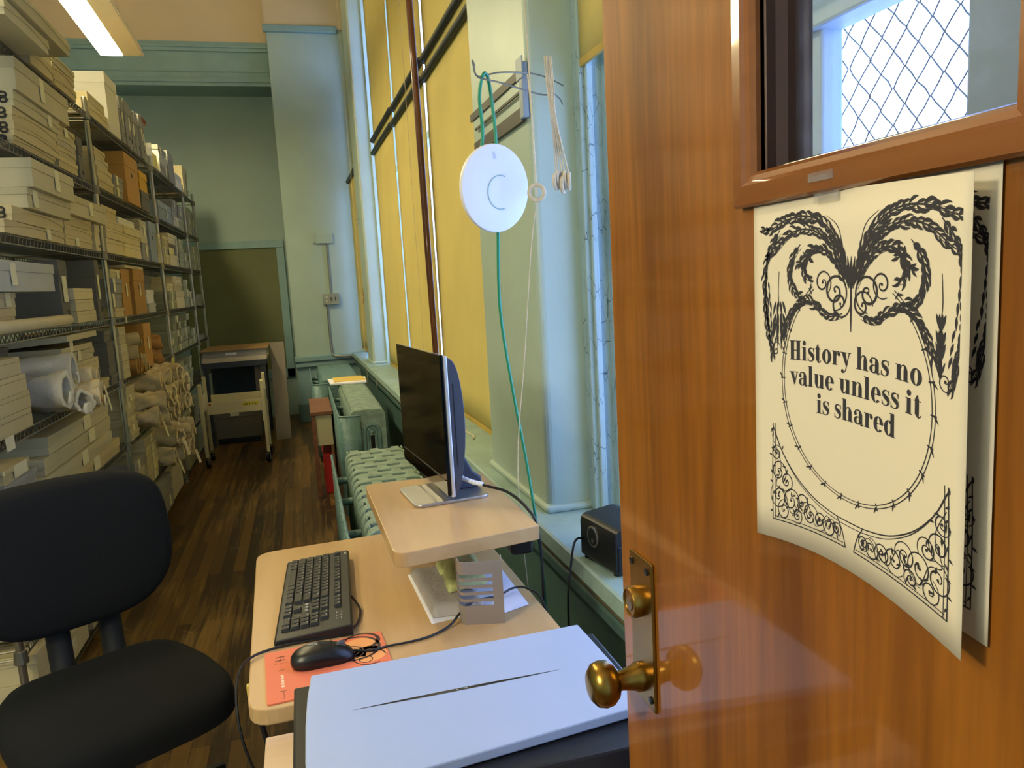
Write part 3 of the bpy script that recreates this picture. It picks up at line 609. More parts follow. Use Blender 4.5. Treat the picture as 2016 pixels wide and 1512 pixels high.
for i, lab in enumerate(ringlab):
    x = 0.576+0.0075*i; y = 1.655+0.005*(i % 2); z = 1.640-(0.008 if i == 2 else 0)+0.004*(i % 2)
    ringpull(lab, (x, y, z), 0.0165, (1, -0.75+0.1*i, 0), [[(0.592+.002*i, 1.705, 1.78), (0.590+.0035*i, 1.722+.002*i, 1.858), (0.592+.004*i, 1.73+.003*i, 1.925)], [(0.587+.0025*i, 1.70, 1.78), (0.586+.004*i, 1.720, 1.86), (0.588+.004*i, 1.735, 1.93)]])
# ---------------------------------------------------------------- pencil sharpener on the sill
t = thing('pencil_sharpener', 'black electric pencil sharpener on the sill beside the door', 'pencil sharpener', (0.70, 1.68, 0.7225), rz=math.radians(8))
b = MB(); b.prism(rpoly([(-0.055, 0.005), (0.075, 0.005), (0.075, 0.10), (0.05, 0.122), (-0.055, 0.112)], [.008, .008, .02, .02, .02]), -0.085, 0.085, 'y'); part('body', b, M_black, t, world=False, bev=0.006, seg=3)
b = MB(); b.lathe([(0.027, 0), (0.027, 0.003), (0.024, 0.005), (0.022, 0.004)], (-0.0545, 0.02, 0.070), (-1, 0, 0), 28); fr = part('bezel', b, M_steel, t, world=False, smooth=True)
b = MB(); b.lathe([(0.021, 0), (0.021, 0.004), (0, 0.0042)], (-0.0545, 0.02, 0.070), (-1, 0, 0), 24); part('badge', b, M_black, t, world=False)
b = MB(); b.lathe([(0.006, 0), (0.006, 0.003), (0.003, 0.003), (0.003, 0.001)], (-0.059, 0.014, 0.062), (-1, 0, 0), 16); part('pencil_hole', b, M_steel, t, world=False)
b = MB(); b.box(-0.050, 0.07, -0.088, -0.083, 0.012, 0.075); part('shavings_drawer', b, M_black, t, world=False, bev=0.003)
b = MB()
for (x, y) in ((-.045, -.07), (.065, -.07), (-.045, .07), (.065, .07)): b.lathe([(.008, 0), (.008, .006)], (x, y, 0), (0, 0, 1), 12)
part('foot', b, M_black, t, world=False)
cordthing('black cord from the pencil sharpener drooping over the sill edge', [(0.652, 1.755, 0.765), (0.612, 1.735, 0.775), (0.585, 1.70, 0.73), (0.565, 1.68, 0.62), (0.56, 1.66, 0.3), (0.57, 1.65, 0.02)], 0.003, None, M_black_cord, 'power_cord')
cordthing('thin yellow cable running along the rail below the sill edge', [SH((0.612, 0.2, 0.668)), SH((0.614, 0.9, 0.672)), SH((0.612, 1.5, 0.674)), SH((0.615, 2.3, 0.670)), SH((0.613, 4.0, 0.672))], 0.003, None, mat('yellow_cable', '#B59A4E', 0.6), 'cable')

cordthing('small knotted orange-brown cord loop hanging beside the far pier', [(0.598, 7.50, 1.42), (0.590, 7.49, 1.40), (0.592, 7.47, 1.36), (0.598, 7.50, 1.33), (0.590, 7.52, 1.30), (0.586, 7.49, 1.27), (0.594, 7.47, 1.31)], 0.004, None, mat('orange_cord', '#B8905A', 0.8), 'cord_loop')
# ---------------------------------------------------------------- desk
ZD = 0.735
desk = thing('computer_desk', 'maple computer desk with a raised monitor shelf on a slotted metal column', 'desk', (0.13, 1.69, 0))
poly = rpoly([(-0.146, 1.270), (0.447, 1.300), (0.425, 2.135), (-0.172, 2.095)], [.05, .03, .03, .05])
part('desktop', MB().prism(poly, ZD-0.030, ZD, 'z'), M_maple, desk, bev=0.003)
poly = rpoly([(0.137, 1.470), (0.455, 1.523), (0.446, 2.035), (0.126, 2.050)], [.035, .0, .03, .03])
part('monitor_shelf', MB().prism(poly, 0.868, 0.90, 'z'), M_maple, desk, bev=0.002)
# folded sheet-metal column with cable slots
M_col = mat('grey_brown_metal', '#9A8F88', 0.42, metal=0.35, var=0.03)
P = [Vector((0.292, 1.66)), Vector((0.266, 1.49)), Vector((0.262, 1.474))]
cr = [Vector((0.262, 1.474)), Vector((0.263, 1.462)), Vector((0.270, 1.456)), Vector((0.280, 1.4535))]
pth = [Vector((0.290, 1.66)), Vector((0.276, 1.57)), Vector((0.266, 1.505)), Vector((0.2625, 1.478)), Vector((0.2635, 1.464)), Vector((0.270, 1.457)), Vector((0.281, 1.4545)), Vector((0.306, 1.4475)), Vector((0.326, 1.4415)), Vector((0.345, 1.436)), Vector((0.352, 1.47))]
zs = [ZD]; slots = []
for k in range(5):
    z0 = 0.775+k*0.0145; slots.append((z0, z0+0.0085)); zs += [z0, z0+0.0085]
zs.append(0.868); zs = sorted(zs)
b = MB(); n = len(pth)
for z in zs:
    for p in pth: b.v.append((p.x, p.y, z))
for j in range(len(zs)-1):
    sl = any(abs(zs[j]-a) < 1e-6 for a, c in slots)
    for i in range(n-1):
        if sl and 2 <= i <= 7: continue
        b.f.append((j*n+i, j*n+i+1, (j+1)*n+i+1, (j+1)*n+i))
part('shelf_column', b, M_col, desk, solid=0.0025, label='grey sheet-metal column with five cable slots')
b = MB()
pth2 = [Vector((0.30, 1.96)), Vector((0.285, 1.97)), Vector((0.278, 1.955)), Vector((0.30, 1.86)), Vector((0.312, 1.81))]
for z in (ZD, 0.868):
    for p in pth2: b.v.append((p.x, p.y, z))
for i in range(4): b.f.append((i, i+1, i+6, i+5))
part('shelf_column', b, M_col, desk, solid=0.0025)
for (yy) in (1.33, 2.03):
    b = MB(); b.box(0.10, 0.22, yy-0.012, yy+0.012, 0.05, ZD-0.03); b.box(-0.06, 0.38, yy-0.02, yy+0.02, 0.0, 0.05)
    part('leg', b, M_col, desk, bev=0.004)
part('crossbar', MB().box(0.14, 0.18, 1.34, 2.02, 0.45, 0.53), M_col, desk, bev=0.003)
part('power_strip', MB().box(0.40, 0.45, 1.56, 1.80, 0.825, 0.868), M_black, desk, bev=0.006)
part('edge_tag', MB().box(-0.1535, -0.1495, 1.372, 1.384, 0.712, 0.731), mat('yellow_tag', '#C9B55A', 0.6), desk)
part('hanging_strap', MB().tube([(-0.13, 1.30, 0.712), (-0.118, 1.29, 0.65), (-0.105, 1.285, 0.60)], 0.005, 6), M_black, desk)
# ---------------------------------------------------------------- all-in-one computer
mon = thing('desktop_computer', 'all-in-one computer with a black screen and silver rim on the raised shelf', 'computer', (0.30, 1.83, 0.90), rz=math.radians(5.5))
# local frame: screen faces -x, width along y (near edge at -y)
y0, y1, z0, z1 = -0.075, 0.385, 0.018, 0.362
M_scr = mat('black_screen', '#030304', 0.08, var=0.02, spec=0.3)
M_silver = mat('silver_rim', '#C9CACF', 0.3, metal=0.55, var=0.02)
M_shell = mat('dark_blue_grey_shell', '#3E4350', 0.36, metal=0.2, var=0.05)
part('screen', MB().box(-0.006, 0.003, y0, y1, z0+0.004, z1), M_scr, mon, world=False, bev=0.0015, label='glossy black glass screen')
part('chin_bar', MB().box(-0.0072, -0.006, y0+0.01, y1-0.01, z0+0.040, z0+0.043), M_black, mon, world=False)
part('rim', MB().box(0.0035, 0.013, y0-0.002, y1+0.002, z0, z1-0.002), M_silver, mon, world=False, bev=0.003, label='silver rim')
prof = [(0.0135, z0+0.002), (0.028, z0+0.028), (0.040, z0+0.085), (0.047, z0+0.15), (0.047, z0+0.22), (0.041, z0+0.28), (0.030, z0+0.322), (0.0135, z1-0.006)]
q = spline([(x, 0, z) for x, z in prof], 4)
part('rear_shell', MB().prism([(p.x, p.z) for p in q], y0, y1, 'y'), M_shell, mon, world=False, bev=0.004, smooth=True, label='dark curved rear shell')
part('disc_slot', MB().box(0.0215, 0.0236, y0-0.0008, y0+0.001, z0+0.075, z0+0.275), M_black, mon, world=False)
b = MB(); b.prism(rrect(-0.085, 0.105, -0.062, 0.125, 0.022), 0.0, 0.008, 'z'); part('foot_plate', b, M_alu, mon, world=False, bev=0.002, label='brushed metal foot plate')
b = MB(); b.prism([(0.02, 0.008), (0.10, 0.008), (0.112, 0.02), (0.110, 0.034), (0.09, 0.05), (0.05, 0.13), (0.03, 0.15), (0.02, 0.05)], 0.02, 0.11, 'y'); part('neck', b, M_shell, mon, world=False, bev=0.004)
cordthing('black power cord with a white ribbed sleeve leaving the back of the computer', [(0.34, 1.80, 0.955), (0.365, 1.775, 0.945), (0.40, 1.745, 0.937), (0.435, 1.70, 0.93), (0.462, 1.64, 0.905), (0.475, 1.60, 0.86), (0.475, 1.585, 0.70), (0.47, 1.6, 0.35), (0.47, 1.65, 0.02)], 0.0035, None, M_black_cord, 'power_cord')
o = bpy.data.objects['power_cord.001'] if 'power_cord.001' in bpy.data.objects else None
b = MB(); pts = spline([(0.338, 1.802, 0.956), (0.365, 1.775, 0.946), (0.388, 1.757, 0.941)], 8); b.tube(pts, [0.0052+0.0009*(i % 2) for i in range(len(pts))], 10)
part('ribbed_sleeve', b, M_white, o, label='white ribbed sleeve')
# ---------------------------------------------------------------- keyboard
kb = thing('keyboard', 'black wired keyboard lying lengthways on the desk', 'keyboard', (-0.02, 1.725, ZD+0.0005), rz=math.radians(-92.5))
# local: x from left (far end) to right (near end), y from space bar (-) to function row (+)
L2, D2 = 0.226, 0.075
M_kb = mat('keyboard_black', '#16181A', 0.45, var=0.08); M_key = mat('key_black', '#121315', 0.5, var=0.08)
b = MB(); b.prism([(-D2-0.004, 0), (D2, 0), (D2, 0.021), (D2-0.004, 0.025), (-D2, 0.0125), (-D2-0.004, 0.009)], -L2, L2, 'x'); part('case', b, M_kb, kb, world=False, bev=0.0025)
zt = lambda y: 0.0125+(y+D2)*(0.0125/(2*D2))
wells = ((-0.215, 0.062, -0.068, 0.029), (0.072, 0.125, -0.068, 0.029), (0.133, 0.215, -0.068, 0.029), (-0.215, 0.062, 0.036, 0.056), (0.072, 0.125, 0.036, 0.056))
keymesh = {}
M_leg = mat('key_legend', '#B9BAB4', 0.6, var=0.02)
nkey = [0]
def key(x0, x1, ya, yb):
    w, d = round(x1-x0-0.0016, 4), round(yb-ya-0.0016, 4); kx = (w, d)
    if nkey[0] >= 100: return
    nkey[0] += 1
    if kx not in keymesh:
        mb = MB(); h = 0.0065; i = 0.0022
        mb.add([(-w/2, -d/2, 0), (w/2, -d/2, 0), (w/2, d/2, 0), (-w/2, d/2, 0), (-w/2+i, -d/2+i, h), (w/2-i, -d/2+i, h), (w/2-i, d/2-i*.6, h), (-w/2+i, d/2-i*.6, h)], [(0, 1, 2, 3), (4, 5, 6, 7), (0, 1, 5, 4), (1, 2, 6, 5), (2, 3, 7, 6), (3, 0, 4, 7)])
        me = bpy.data.meshes.new('key'); me.from_pydata(mb.v, [], mb.f)
        if w < 0.06:
            mb2 = MB(); s = 0.0022; n0 = len(mb.v)
            mb.add([(-w/2+i+.001, d/2-i*.6-.001-s*1.4, h+.0002), (-w/2+i+.001+s, d/2-i*.6-.001-s*1.4, h+.0002), (-w/2+i+.001+s, d/2-i*.6-.001, h+.0002), (-w/2+i+.001, d/2-i*.6-.001, h+.0002)], [(0, 1, 2, 3)])
            me = bpy.data.meshes.new('key'); me.from_pydata(mb.v, [], mb.f)
            me.materials.append(M_key); me.materials.append(M_leg); me.polygons[-1].material_index = 1
        else: me.materials.append(M_key)
        keymesh[kx] = me
    o = bpy.data.objects.new('key', keymesh[kx]); COL.objects.link(o); o.parent = kb
    yc = (ya+yb)/2; o.location = ((x0+x1)/2, yc, zt(yc)-0.0005); o.rotation_euler = (math.atan(0.0125/(2*D2)), 0, 0)
u = 0.0185; X0 = -0.215; Y0 = -0.068; dy = 0.0192
rows = [[1.25, 1.25, 1.25, 5.75, 1.25, 1.25, 1.25, 1.75], [2.25]+[1]*10+[2.75-1.0+.0], [1.75]+[1]*11+[2.25], [1.5]+[1]*12+[1.5], [1]*13+[2]]
rows[1] = [2.25]+[1]*10+[2.75]
for r, ks in enumerate(rows):
    x = X0
    for k in ks: key(x, x+k*u, Y0+r*dy, Y0+(r+1)*dy); x += k*u
for g, xs in enumerate((0, 2, 6.5, 11)):
    for k in range(1 if g == 0 else 4):
        xx = X0+(xs+k)*u
        key(xx, xx+u, 0.038, 0.038+dy*.85)
for k in range(3): key(0.071+k*u, 0.071+(k+1)*u, 0.038, 0.038+dy*.85)
for (i, j) in ((0, 0), (1, 0), (2, 0), (1, 1)): key(0.071+i*u, 0.071+(i+1)*u, Y0+j*dy, Y0+(j+1)*dy)
for j in (3, 4):
    for i in range(3): key(0.071+i*u, 0.071+(i+1)*u, Y0+j*dy, Y0+(j+1)*dy)
X1 = 0.138
for j in range(5):
    for i in range(3):
        if j == 0 and i == 0: key(X1, X1+2*u, Y0, Y0+dy); continue
        if j == 0 and i == 1: continue
        key(X1+i*u, X1+(i+1)*u, Y0+j*dy, Y0+(j+1)*dy)
key(X1+3*u, X1+4*u, Y0, Y0+2*dy); key(X1+3*u, X1+4*u, Y0+2*dy, Y0+4*dy); key(X1+3*u, X1+4*u, Y0+4*dy, Y0+5*dy)
b = MB()
for (a, c, d, e) in wells:
    b.add([(a-.0015, d-.0015, zt(d-.0015)+.0002), (c+.0015, d-.0015, zt(d-.0015)+.0002), (c+.0015, e+.0015, zt(e+.0015)+.0002), (a-.0015, e+.0015, zt(e+.0015)+.0002)], [(0, 1, 2, 3)])
part('key_well', b, M_black, kb, world=False)
b = MB()
for k in range(3): b.lathe([(0.0042, 0), (0.0042, 0.003), (0.003, 0.0038), (0, 0.004)], (0.080+k*0.0155, -0.068+dy*2.55, zt(-0.02)), (0, 0, 1), 12)
part('media_button', b, mat('silver_button', '#A9AAA8', 0.3, metal=0.6), kb, world=False)
b = MB()
for (x, y) in ((.150, .052), (.165, .052), (.18, .052), (.150, .043), (.165, .043), (.18, .043)): b.box(x, x+.004, y, y+.0015, zt(y)+.0001, zt(y)+.0004)
b.box(-0.212, -0.198, 0.064, 0.069, zt(.066)+.0001, zt(.066)+.0005)
part('markings', b, M_leg, kb, world=False)
cordthing('black keyboard cable curling past the mouse and over the desk edge', [(0.052, 1.665, 0.750), (0.062, 1.64, 0.742), (0.067, 1.60, 0.7395), (0.055, 1.54, 0.7395), (0.032, 1.513, 0.740), (-0.011, 1.500, 0.740), (-0.07, 1.498, 0.740), (-0.117, 1.487, 0.740), (-0.149, 1.463, 0.742), (-0.168, 1.425, 0.738), (-0.175, 1.39, 0.70), (-0.165, 1.36, 0.62), (-0.12, 1.36, 0.45), (-0.05, 1.42, 0.06)], 0.0026, None, M_black_cord, 'keyboard_cable')
# ---------------------------------------------------------------- mouse pad, mouse
pad = thing('mouse_pad', 'orange mouse pad with dark printed rings and small lettering', 'mouse pad', (0.0, 1.385, ZD+0.0003), rz=math.radians(3.5))
M_pad = mat('orange_pad', '#D9714F', 0.6, var=0.05, scale=6)
part('mat', MB().prism(rrect(-0.120, 0.105, -0.096, 0.100, 0.006), 0, 0.003, 'z'), M_pad, pad, world=False, bev=0.0006)
zp = 0.0033
def ringink(b, cx, cy, r, w, a0=0, a1=360, n=40, w1=None):
    w1 = w if w1 is None else w1
    for k in range(n):
        a, c = math.radians(a0+(a1-a0)*k/n), math.radians(a0+(a1-a0)*(k+1)/n); ww = w+(w1-w)*k/n
        b.add([(cx+(r-ww)*math.cos(a), cy+(r-ww)*math.sin(a), zp), (cx+(r+ww)*math.cos(a), cy+(r+ww)*math.sin(a), zp), (cx+(r+ww)*math.cos(c), cy+(r+ww)*math.sin(c), zp), (cx+(r-ww)*math.cos(c), cy+(r-ww)*math.sin(c), zp)], [(0, 1, 2, 3)])
b = MB(); ringink(b, 0.045, 0.045, 0.048, 0.0028, 0, 360); ringink(b, 0.062, 0.070, 0.033, 0.0045, -60, 160, w1=.0015); ringink(b, 0.035, 0.03, 0.026, 0.0016); ringink(b, 0.068, 0.0, 0.030, 0.0014, 0, 300); ringink(b, -0.035, 0.065, 0.022, 0.003, 30, 260); ringink(b, 0.06, -0.008, 0.012, 0.001)
part('printed_rings', b, mat('print_brown', '#3A2420', 0.6), pad, world=False)
zp = 0.00315
b = MB(); ringink(b, 0.058, 0.045, 0.021, 0.018, 0, 360); ringink(b, 0.07, 0.012, 0.02, 0.012, 0, 360); part('printed_patch', b, mat('print_light_orange', '#E39A5A', 0.6), pad, world=False)
# "ups" seen upside down, with its rule, frame and arrow line
zp = 0.0033; b = MB(); s = 0.0058
def put(P, x, y, s):
    for q in P: b.add([(x-a*s, y-c*s, zp) for a, c in q], [tuple(range(len(q)))])
PP = [[(.34*math.cos(a)+.44-.0, .0) for a in ()]]
gu, wu = glyph('u'); gs, ws = glyph('s'); gd, wd = glyph('d')
gp_ = [[(-a+1.14, 1-c) for a, c in q] for q in gd]
x = -0.082; put(gu, x, 0.060, s); put(gp_, x-(wu+.05)*s, 0.060, s); put(gs, x-(wu+wd+.15)*s, 0.060, s)
for r in ((-0.1035, -0.080, 0.0455, 0.0462), (-0.1035, -0.1028, 0.0455, 0.050), (-0.0807, -0.080, 0.0455, 0.050), (-0.092, -0.0913, 0.020, 0.045), (-0.0915, -0.0908, -0.090, -0.062)): b.add([(r[0], r[2], zp), (r[1], r[2], zp), (r[1], r[3], zp), (r[0], r[3], zp)], [(0, 1, 2, 3)])
ringink(b, -0.0915, 0.008, 0.010, 0.0006, 55, 125, 10); ringink(b, -0.0912, -0.052, 0.010, 0.0006, 235, 305, 10); ringink(b, -0.0915, 0.064, 0.009, 0.0005, 30, 150, 10); ringink(b, -0.0945, 0.074, 0.004, 0.0005, 200, 340, 8); ringink(b, -0.0885, 0.074, 0.004, 0.0005, 200, 340, 8)
part('printed_lettering', b, MATS['print_brown'], pad, world=False)
b = MB()
for k in range(5): b.box(-0.094, -0.0888, -0.048+k*0.0098, -0.0405+k*0.0098, zp, zp+0.0001)
part('printed_dashes', b, mat('print_pale', '#F0C9A8', 0.6), pad, world=False)
ms = thing('computer_mouse', 'black wired mouse on the orange mouse pad', 'mouse', (-0.017, 1.405, ZD+0.0037), rz=math.radians(3))
def ell(u, v):
    a = 2*PI*u; t = v
    prof = [(0.0, 1.0), (0.25, 1.03), (0.5, 0.98), (0.75, 0.83), (0.9, 0.58), (1.0, 0.0)]
    for i in range(5):
        if prof[i][0] <= t <= prof[i+1][0]:
            k = (t-prof[i][0])/(prof[i+1][0]-prof[i][0]); s = prof[i][1]+(prof[i+1][1]-prof[i][1])*k; break
    cx, sxn = math.cos(a), math.sin(a)
    x = 0.057*s*(abs(cx)**0.8)*(1 if cx >= 0 else -1); y = 0.032*s*(abs(sxn)**0.85)*(1 if sxn >= 0 else -1)*(1-0.10*math.cos(2*x/0.057*1.2))
    z = 0.036*t*(1-0.30*max(0, x/0.057)**1.2-0.06*max(0, -x/0.057))
    return (x-0.004*t, y, z)
b = MB(); b.grid(ell, 40, 14); part('shell', b, M_black, ms, world=False, smooth=True, shade=0)
b = MB(); b.tube([(0.018, -0.029, 0.026), (0.018, 0, 0.0338), (0.018, 0.029, 0.026)], 0.0007, 5); part('button_seam', b, mat('seam_black', '#020202', 0.7), ms, world=False)
b = MB(); b.lathe([(0.006, -0.0035), (0.0085, -0.0025), (0.0085, 0.0025), (0.006, 0.0035)], (0.034, 0, 0.0245), (0, 1, 0), 18); part('scroll_wheel', b, mat('wheel_grey', '#55585E', 0.4), ms, world=False)
b = MB()
for (x, y, w_, h) in ((-0.008, -0.003, .009, .0012), (-0.008, 0.0025, .009, .0012), (-0.008, -.003, .0012, .0067), (-.0175, .003, .008, .0012), (-.0105, .003, .0012, .004)): b.box(x-w_, x, y, y+h, 0.0352, 0.0358)
part('logo', b, M_leg, ms, world=False)
cordthing('black mouse cable running across the desk to the metal column', [(0.040, 1.409, 0.747), (0.071, 1.404, 0.7425), (0.106, 1.414, 0.7405), (0.151, 1.419, 0.739), (0.193, 1.429, 0.739), (0.235, 1.455, 0.741), (0.262, 1.48, 0.752), (0.30, 1.52, 0.755), (0.36, 1.54, 0.75), (0.398, 1.561, 0.752), (0.430, 1.555, 0.748), (0.455, 1.51, 0.72), (0.47, 1.48, 0.55), (0.47, 1.5, 0.02)], 0.0024, None, M_black_cord, 'mouse_cable')
# ---------------------------------------------------------------- papers, pouch, cloth
M_sheet = mat('white_paper', '#E3E3EC', 0.8, var=0.02)
def sheet(label, pts, z, grp='loose sheets under the monitor shelf'):
    o = part('paper_sheet', MB().prism(pts, z, z+0.0006, 'z'), M_sheet); o['label'] = label; o['category'] = 'paper'; o['group'] = grp; return o
sheet('white sheet of paper under the grey plastic pouch', [(0.192, 1.775), (0.203, 1.487), (0.262, 1.494), (0.40, 1.62), (0.36, 1.79)], ZD+0.0004)
sheet('white sheet of paper sticking out to the right of the metal column', [(0.262, 1.66), (0.356, 1.478), (0.416, 1.500), (0.412, 1.775), (0.30, 1.80)], ZD+0.0012)
po = thing('plastic_pouch', 'grey padded plastic pouch on a paper sheet beside the metal column', 'pouch', (0.235, 1.65, ZD+0.002))
M_pch = mat('grey_film', '#A5A09D', 0.28, var=0.08, scale=14, bump=0.4, bscale=30)
Rr = random.Random(2)
def pch(u, v):
    x = 0.198+0.115*u; y = 1.775-0.265*v-0.0*u; e = min(u, 1-u, v, 1-v); h = 0.020*min(1, e/0.07)**0.5
    return (x+0.012*v, y-0.010*u, ZD+0.0028+h+0.0012*math.sin(9*u+4*v)*math.sin(7*v))
b = MB(); b.grid(pch, 18, 24); b.prism([(0.198, 1.775), (0.313, 1.765), (0.325, 1.50), (0.21, 1.51)], ZD+0.0019, ZD+0.003, 'z'); part('pouch_body', b, M_pch, po, smooth=True, shade=60)
b = MB(); b.add([(0.256, 1.625, ZD+.0262), (0.292, 1.615, ZD+.0262), (0.286, 1.655, ZD+.0262), (0.268, 1.660, ZD+.0262)], [(0, 1, 2, 3)]); b.add([(0.262, 1.60, ZD+.0255), (0.318, 1.565, ZD+.0255), (0.33, 1.61, ZD+.0255), (0.276, 1.63, ZD+.0255)], [(0, 1, 2, 3)]); part('paper_label', b, M_sheet, po, solid=0.0004)
cl = thing('dust_cloth', 'folded yellow-green dust cloth lying on the pouch behind the slotted column', 'cloth', (0.31, 1.66, ZD+0.022))
M_cloth = mat('yellow_green_cloth', '#D2D38C', 0.95, var=0.12, scale=20, bump=0.3, bscale=120)
def clf(u, v):
    x = 0.262+0.090*u+0.004*math.sin(5*v); y = 1.775-0.20*v+0.02*u; e = min(u, 1-u, v, 1-v)
    z = ZD+0.0235+0.030*min(1, e/0.22)**0.5+0.003*math.sin(5*u+3*v)*min(1, e*5)
    return (x, y, z)
b = MB(); b.grid(clf, 20, 20); part('upper_fold', b, M_cloth, cl, smooth=True, shade=0, solid=0.003)
b = MB(); b.grid(lambda u, v: (0.258+0.05*u, 1.755-0.07*v, ZD+0.0235+0.016*min(1, min(u, 1-u, v, 1-v)/0.2)**0.6), 10, 10); part('lower_fold', b, M_cloth, cl, smooth=True, shade=0, solid=0.002)
# ---------------------------------------------------------------- flatbed scanner on a low stand
sc = thing('flatbed_scanner', 'flatbed scanner with a white lid and black base in front of the desk', 'scanner', (0.2, 1.08, 0.70))
part('base', MB().prism([(0.885, 0.702), (1.236, 0.702), (1.240, 0.782), (0.905, 0.782), (0.893, 0.75), (0.885, 0.745)], -0.066, 0.462, 'x'), mat('scanner_black', '#17181C', 0.35, var=0.05), sc, bev=0.004)
part('front_ridge', MB().box(-0.05, 0.45, 0.880, 0.890, 0.725, 0.735), MATS['scanner_black'], sc, bev=0.003)
lp = rpoly([(-0.037, 1.2365), (-0.046, 1.10), (-0.047, 0.985), (-0.042, 0.918), (0.2, 0.925), (0.398, 0.958), (0.441, 1.02), (0.436, 1.2365)], [.004, 0, 0, .01, 0, .02, .01, .004])
lp = [(-0.037, 1.2365), (-0.0435, 1.17), (-0.047, 1.09), (-0.048, 1.0), (-0.045, 0.913), (0.44, 0.966), (0.440, 1.10), (0.436, 1.2465)]
part('lid', MB().prism(lp, 0.784, 0.800, 'z'), mat('scanner_white', '#9CADCE', 0.45, var=0.015), sc, bev=0.0025, label='white scanner lid')
b = MB(); n = 24; xs = [0.019+(0.355-0.019)*k/n for k in range(n+1)]
top = [(x, 1.1045+0.0036*math.sin(PI*k/n)) for k, x in enumerate(xs)]; bot = [(x, 1.1045-0.0036*math.sin(PI*k/n)) for k, x in enumerate(xs)]
vs = [(*p, 0.8003) for p in top]+[(*p, 0.8003) for p in bot]
b.add(vs, [(k, k+1, n+1+k+1, n+1+k) for k in range(n)]); part('lid_groove', b, M_black, sc)
b = MB(); b.box(0.182, 0.184, 1.1035, 1.1055, 0.8004, 0.8008).box(0.194, 0.199, 1.1035, 1.1055, 0.8004, 0.8008); part('groove_mark', b, M_leg, sc)
st = thing('low_stand', 'pale wooden stand carrying the flatbed scanner', 'stand', (0.15, 1.07, 0))
M_pale = wood('pale_laminate', '#C9AE94', '#D8C0A8', 0, 5, 0.4, 0.1, 8)
part('top', MB().box(-0.118, 0.475, 0.86, 1.247, 0.67, 0.7015), M_pale, st, bev=0.003)
part('side_panel', MB().box(-0.112, -0.085, 0.87, 1.235, 0, 0.67), M_pale, st, bev=0.002)
part('side_panel', MB().box(0.445, 0.470, 0.87, 1.235, 0, 0.67), M_pale, st, bev=0.002)
part('shelf', MB().box(-0.085, 0.445, 0.88, 1.23, 0.2, 0.225), M_pale, st)
# ---------------------------------------------------------------- office chair
ch = thing('office_chair', 'black upholstered armless office chair at the left, turned towards the camera', 'chair', (-0.535, 2.0, 0), rz=math.atan2(-0.87, 0.49)+PI/2)
M_chp = mat('matte_black_plastic', '#0B0C0D', 0.75, var=0.1)
M_up = mat('black_upholstery', '#0B0D0E', 0.9, var=0.15, scale=500, bump=0.15, bscale=900, spec=0.3)
# local: front = -y, width = x
def seatf(top):
    def f(u, v):
        a = 2*PI*u; c, s = math.cos(a), math.sin(a); e = 0.42
        x = 0.245*(abs(c)**e)*(1 if c > 0 else -1); y = 0.235*(abs(s)**e)*(1 if s > 0 else -1)
        k = [1.0, 1.0, 0.985, 0.93, 0.80, 0.5, 0.0][int(round(v*6))]; z = [0.0, 0.030, 0.050, 0.066, 0.076, 0.081, 0.083][int(round(v*6))]
        y2 = y*k; x2 = x*k*(1-0.12*max(0, y/0.235))
        z2 = z-0.022*max(0, -y2/0.235)**3+0.004*(x2/0.245)**2
        return (x2, y2-0.0, 0.405+z2)
    return f
b = MB(); b.grid(seatf(True), 56, 6); part('seat', b, M_up, ch, world=False, smooth=True, shade=0)
b = MB(); b.prism(rrect(-0.22, 0.22, -0.21, 0.21, 0.09), 0.385, 0.410, 'z'); part('seat_shell', b, M_chp, ch, world=False, bev=0.01)
def backf(u, v):
    a = 2*PI*u; c, s = math.cos(a), math.sin(a); e = 0.41
    X = (abs(c)**e)*(1 if c > 0 else -1); Z = (abs(s)**e)*(1 if s > 0 else -1)
    k = [1.0, 1.0, 0.97, 0.88, 0.6, 0.0][int(round(v*5))]; t = [0.0, 0.028, 0.046, 0.056, 0.060, 0.060][int(round(v*5))]
    zz = Z*k*0.186; wx = 0.262*(1.0-0.05*max(0, zz/0.186))-0.070*max(0, -zz/0.186)**2.4
    x = X*k*wx
    y = 0.262-t-0.35*0.0+0.10*(zz+0.1)*0.8+0.035*(1-(x/0.262)**2)*0.6-0.02
    return (x, y, 0.768+zz+0.016*(1-(x/0.262)**2)*(1 if zz > 0 else -1)*abs(zz)/0.186)
b = MB(); b.grid(backf, 64, 5); part('backrest', b, M_up, ch, world=False, smooth=True, shade=0)
b = MB(); b.prism([(0.0, 0)]*0 or rrect(-0.21, 0.21, 0.63, 0.93, 0.08), 0.25, 0.285, 'y'); bs = part('backrest_shell', b, M_chp, ch, world=False, bev=0.01)
for sx_ in (-0.045, 0.085):
    b = MB(); x = sx_; b.tube([(x-0.02, 0.10, 0.392), (x-0.01, 0.20, 0.40), (x, 0.262, 0.46), (x, 0.275, 0.56), (x+0.005, 0.283, 0.70)], 0.030, 10); part('back_support', b, M_chp, ch, world=False, smooth=True)
b = MB(); b.lathe([(0.028, 0.12), (0.028, 0.28), (0.018, 0.28), (0.018, 0.385)], (0, 0, 0), (0, 0, 1), 20); part('gas_column', b, M_black, ch, world=False)
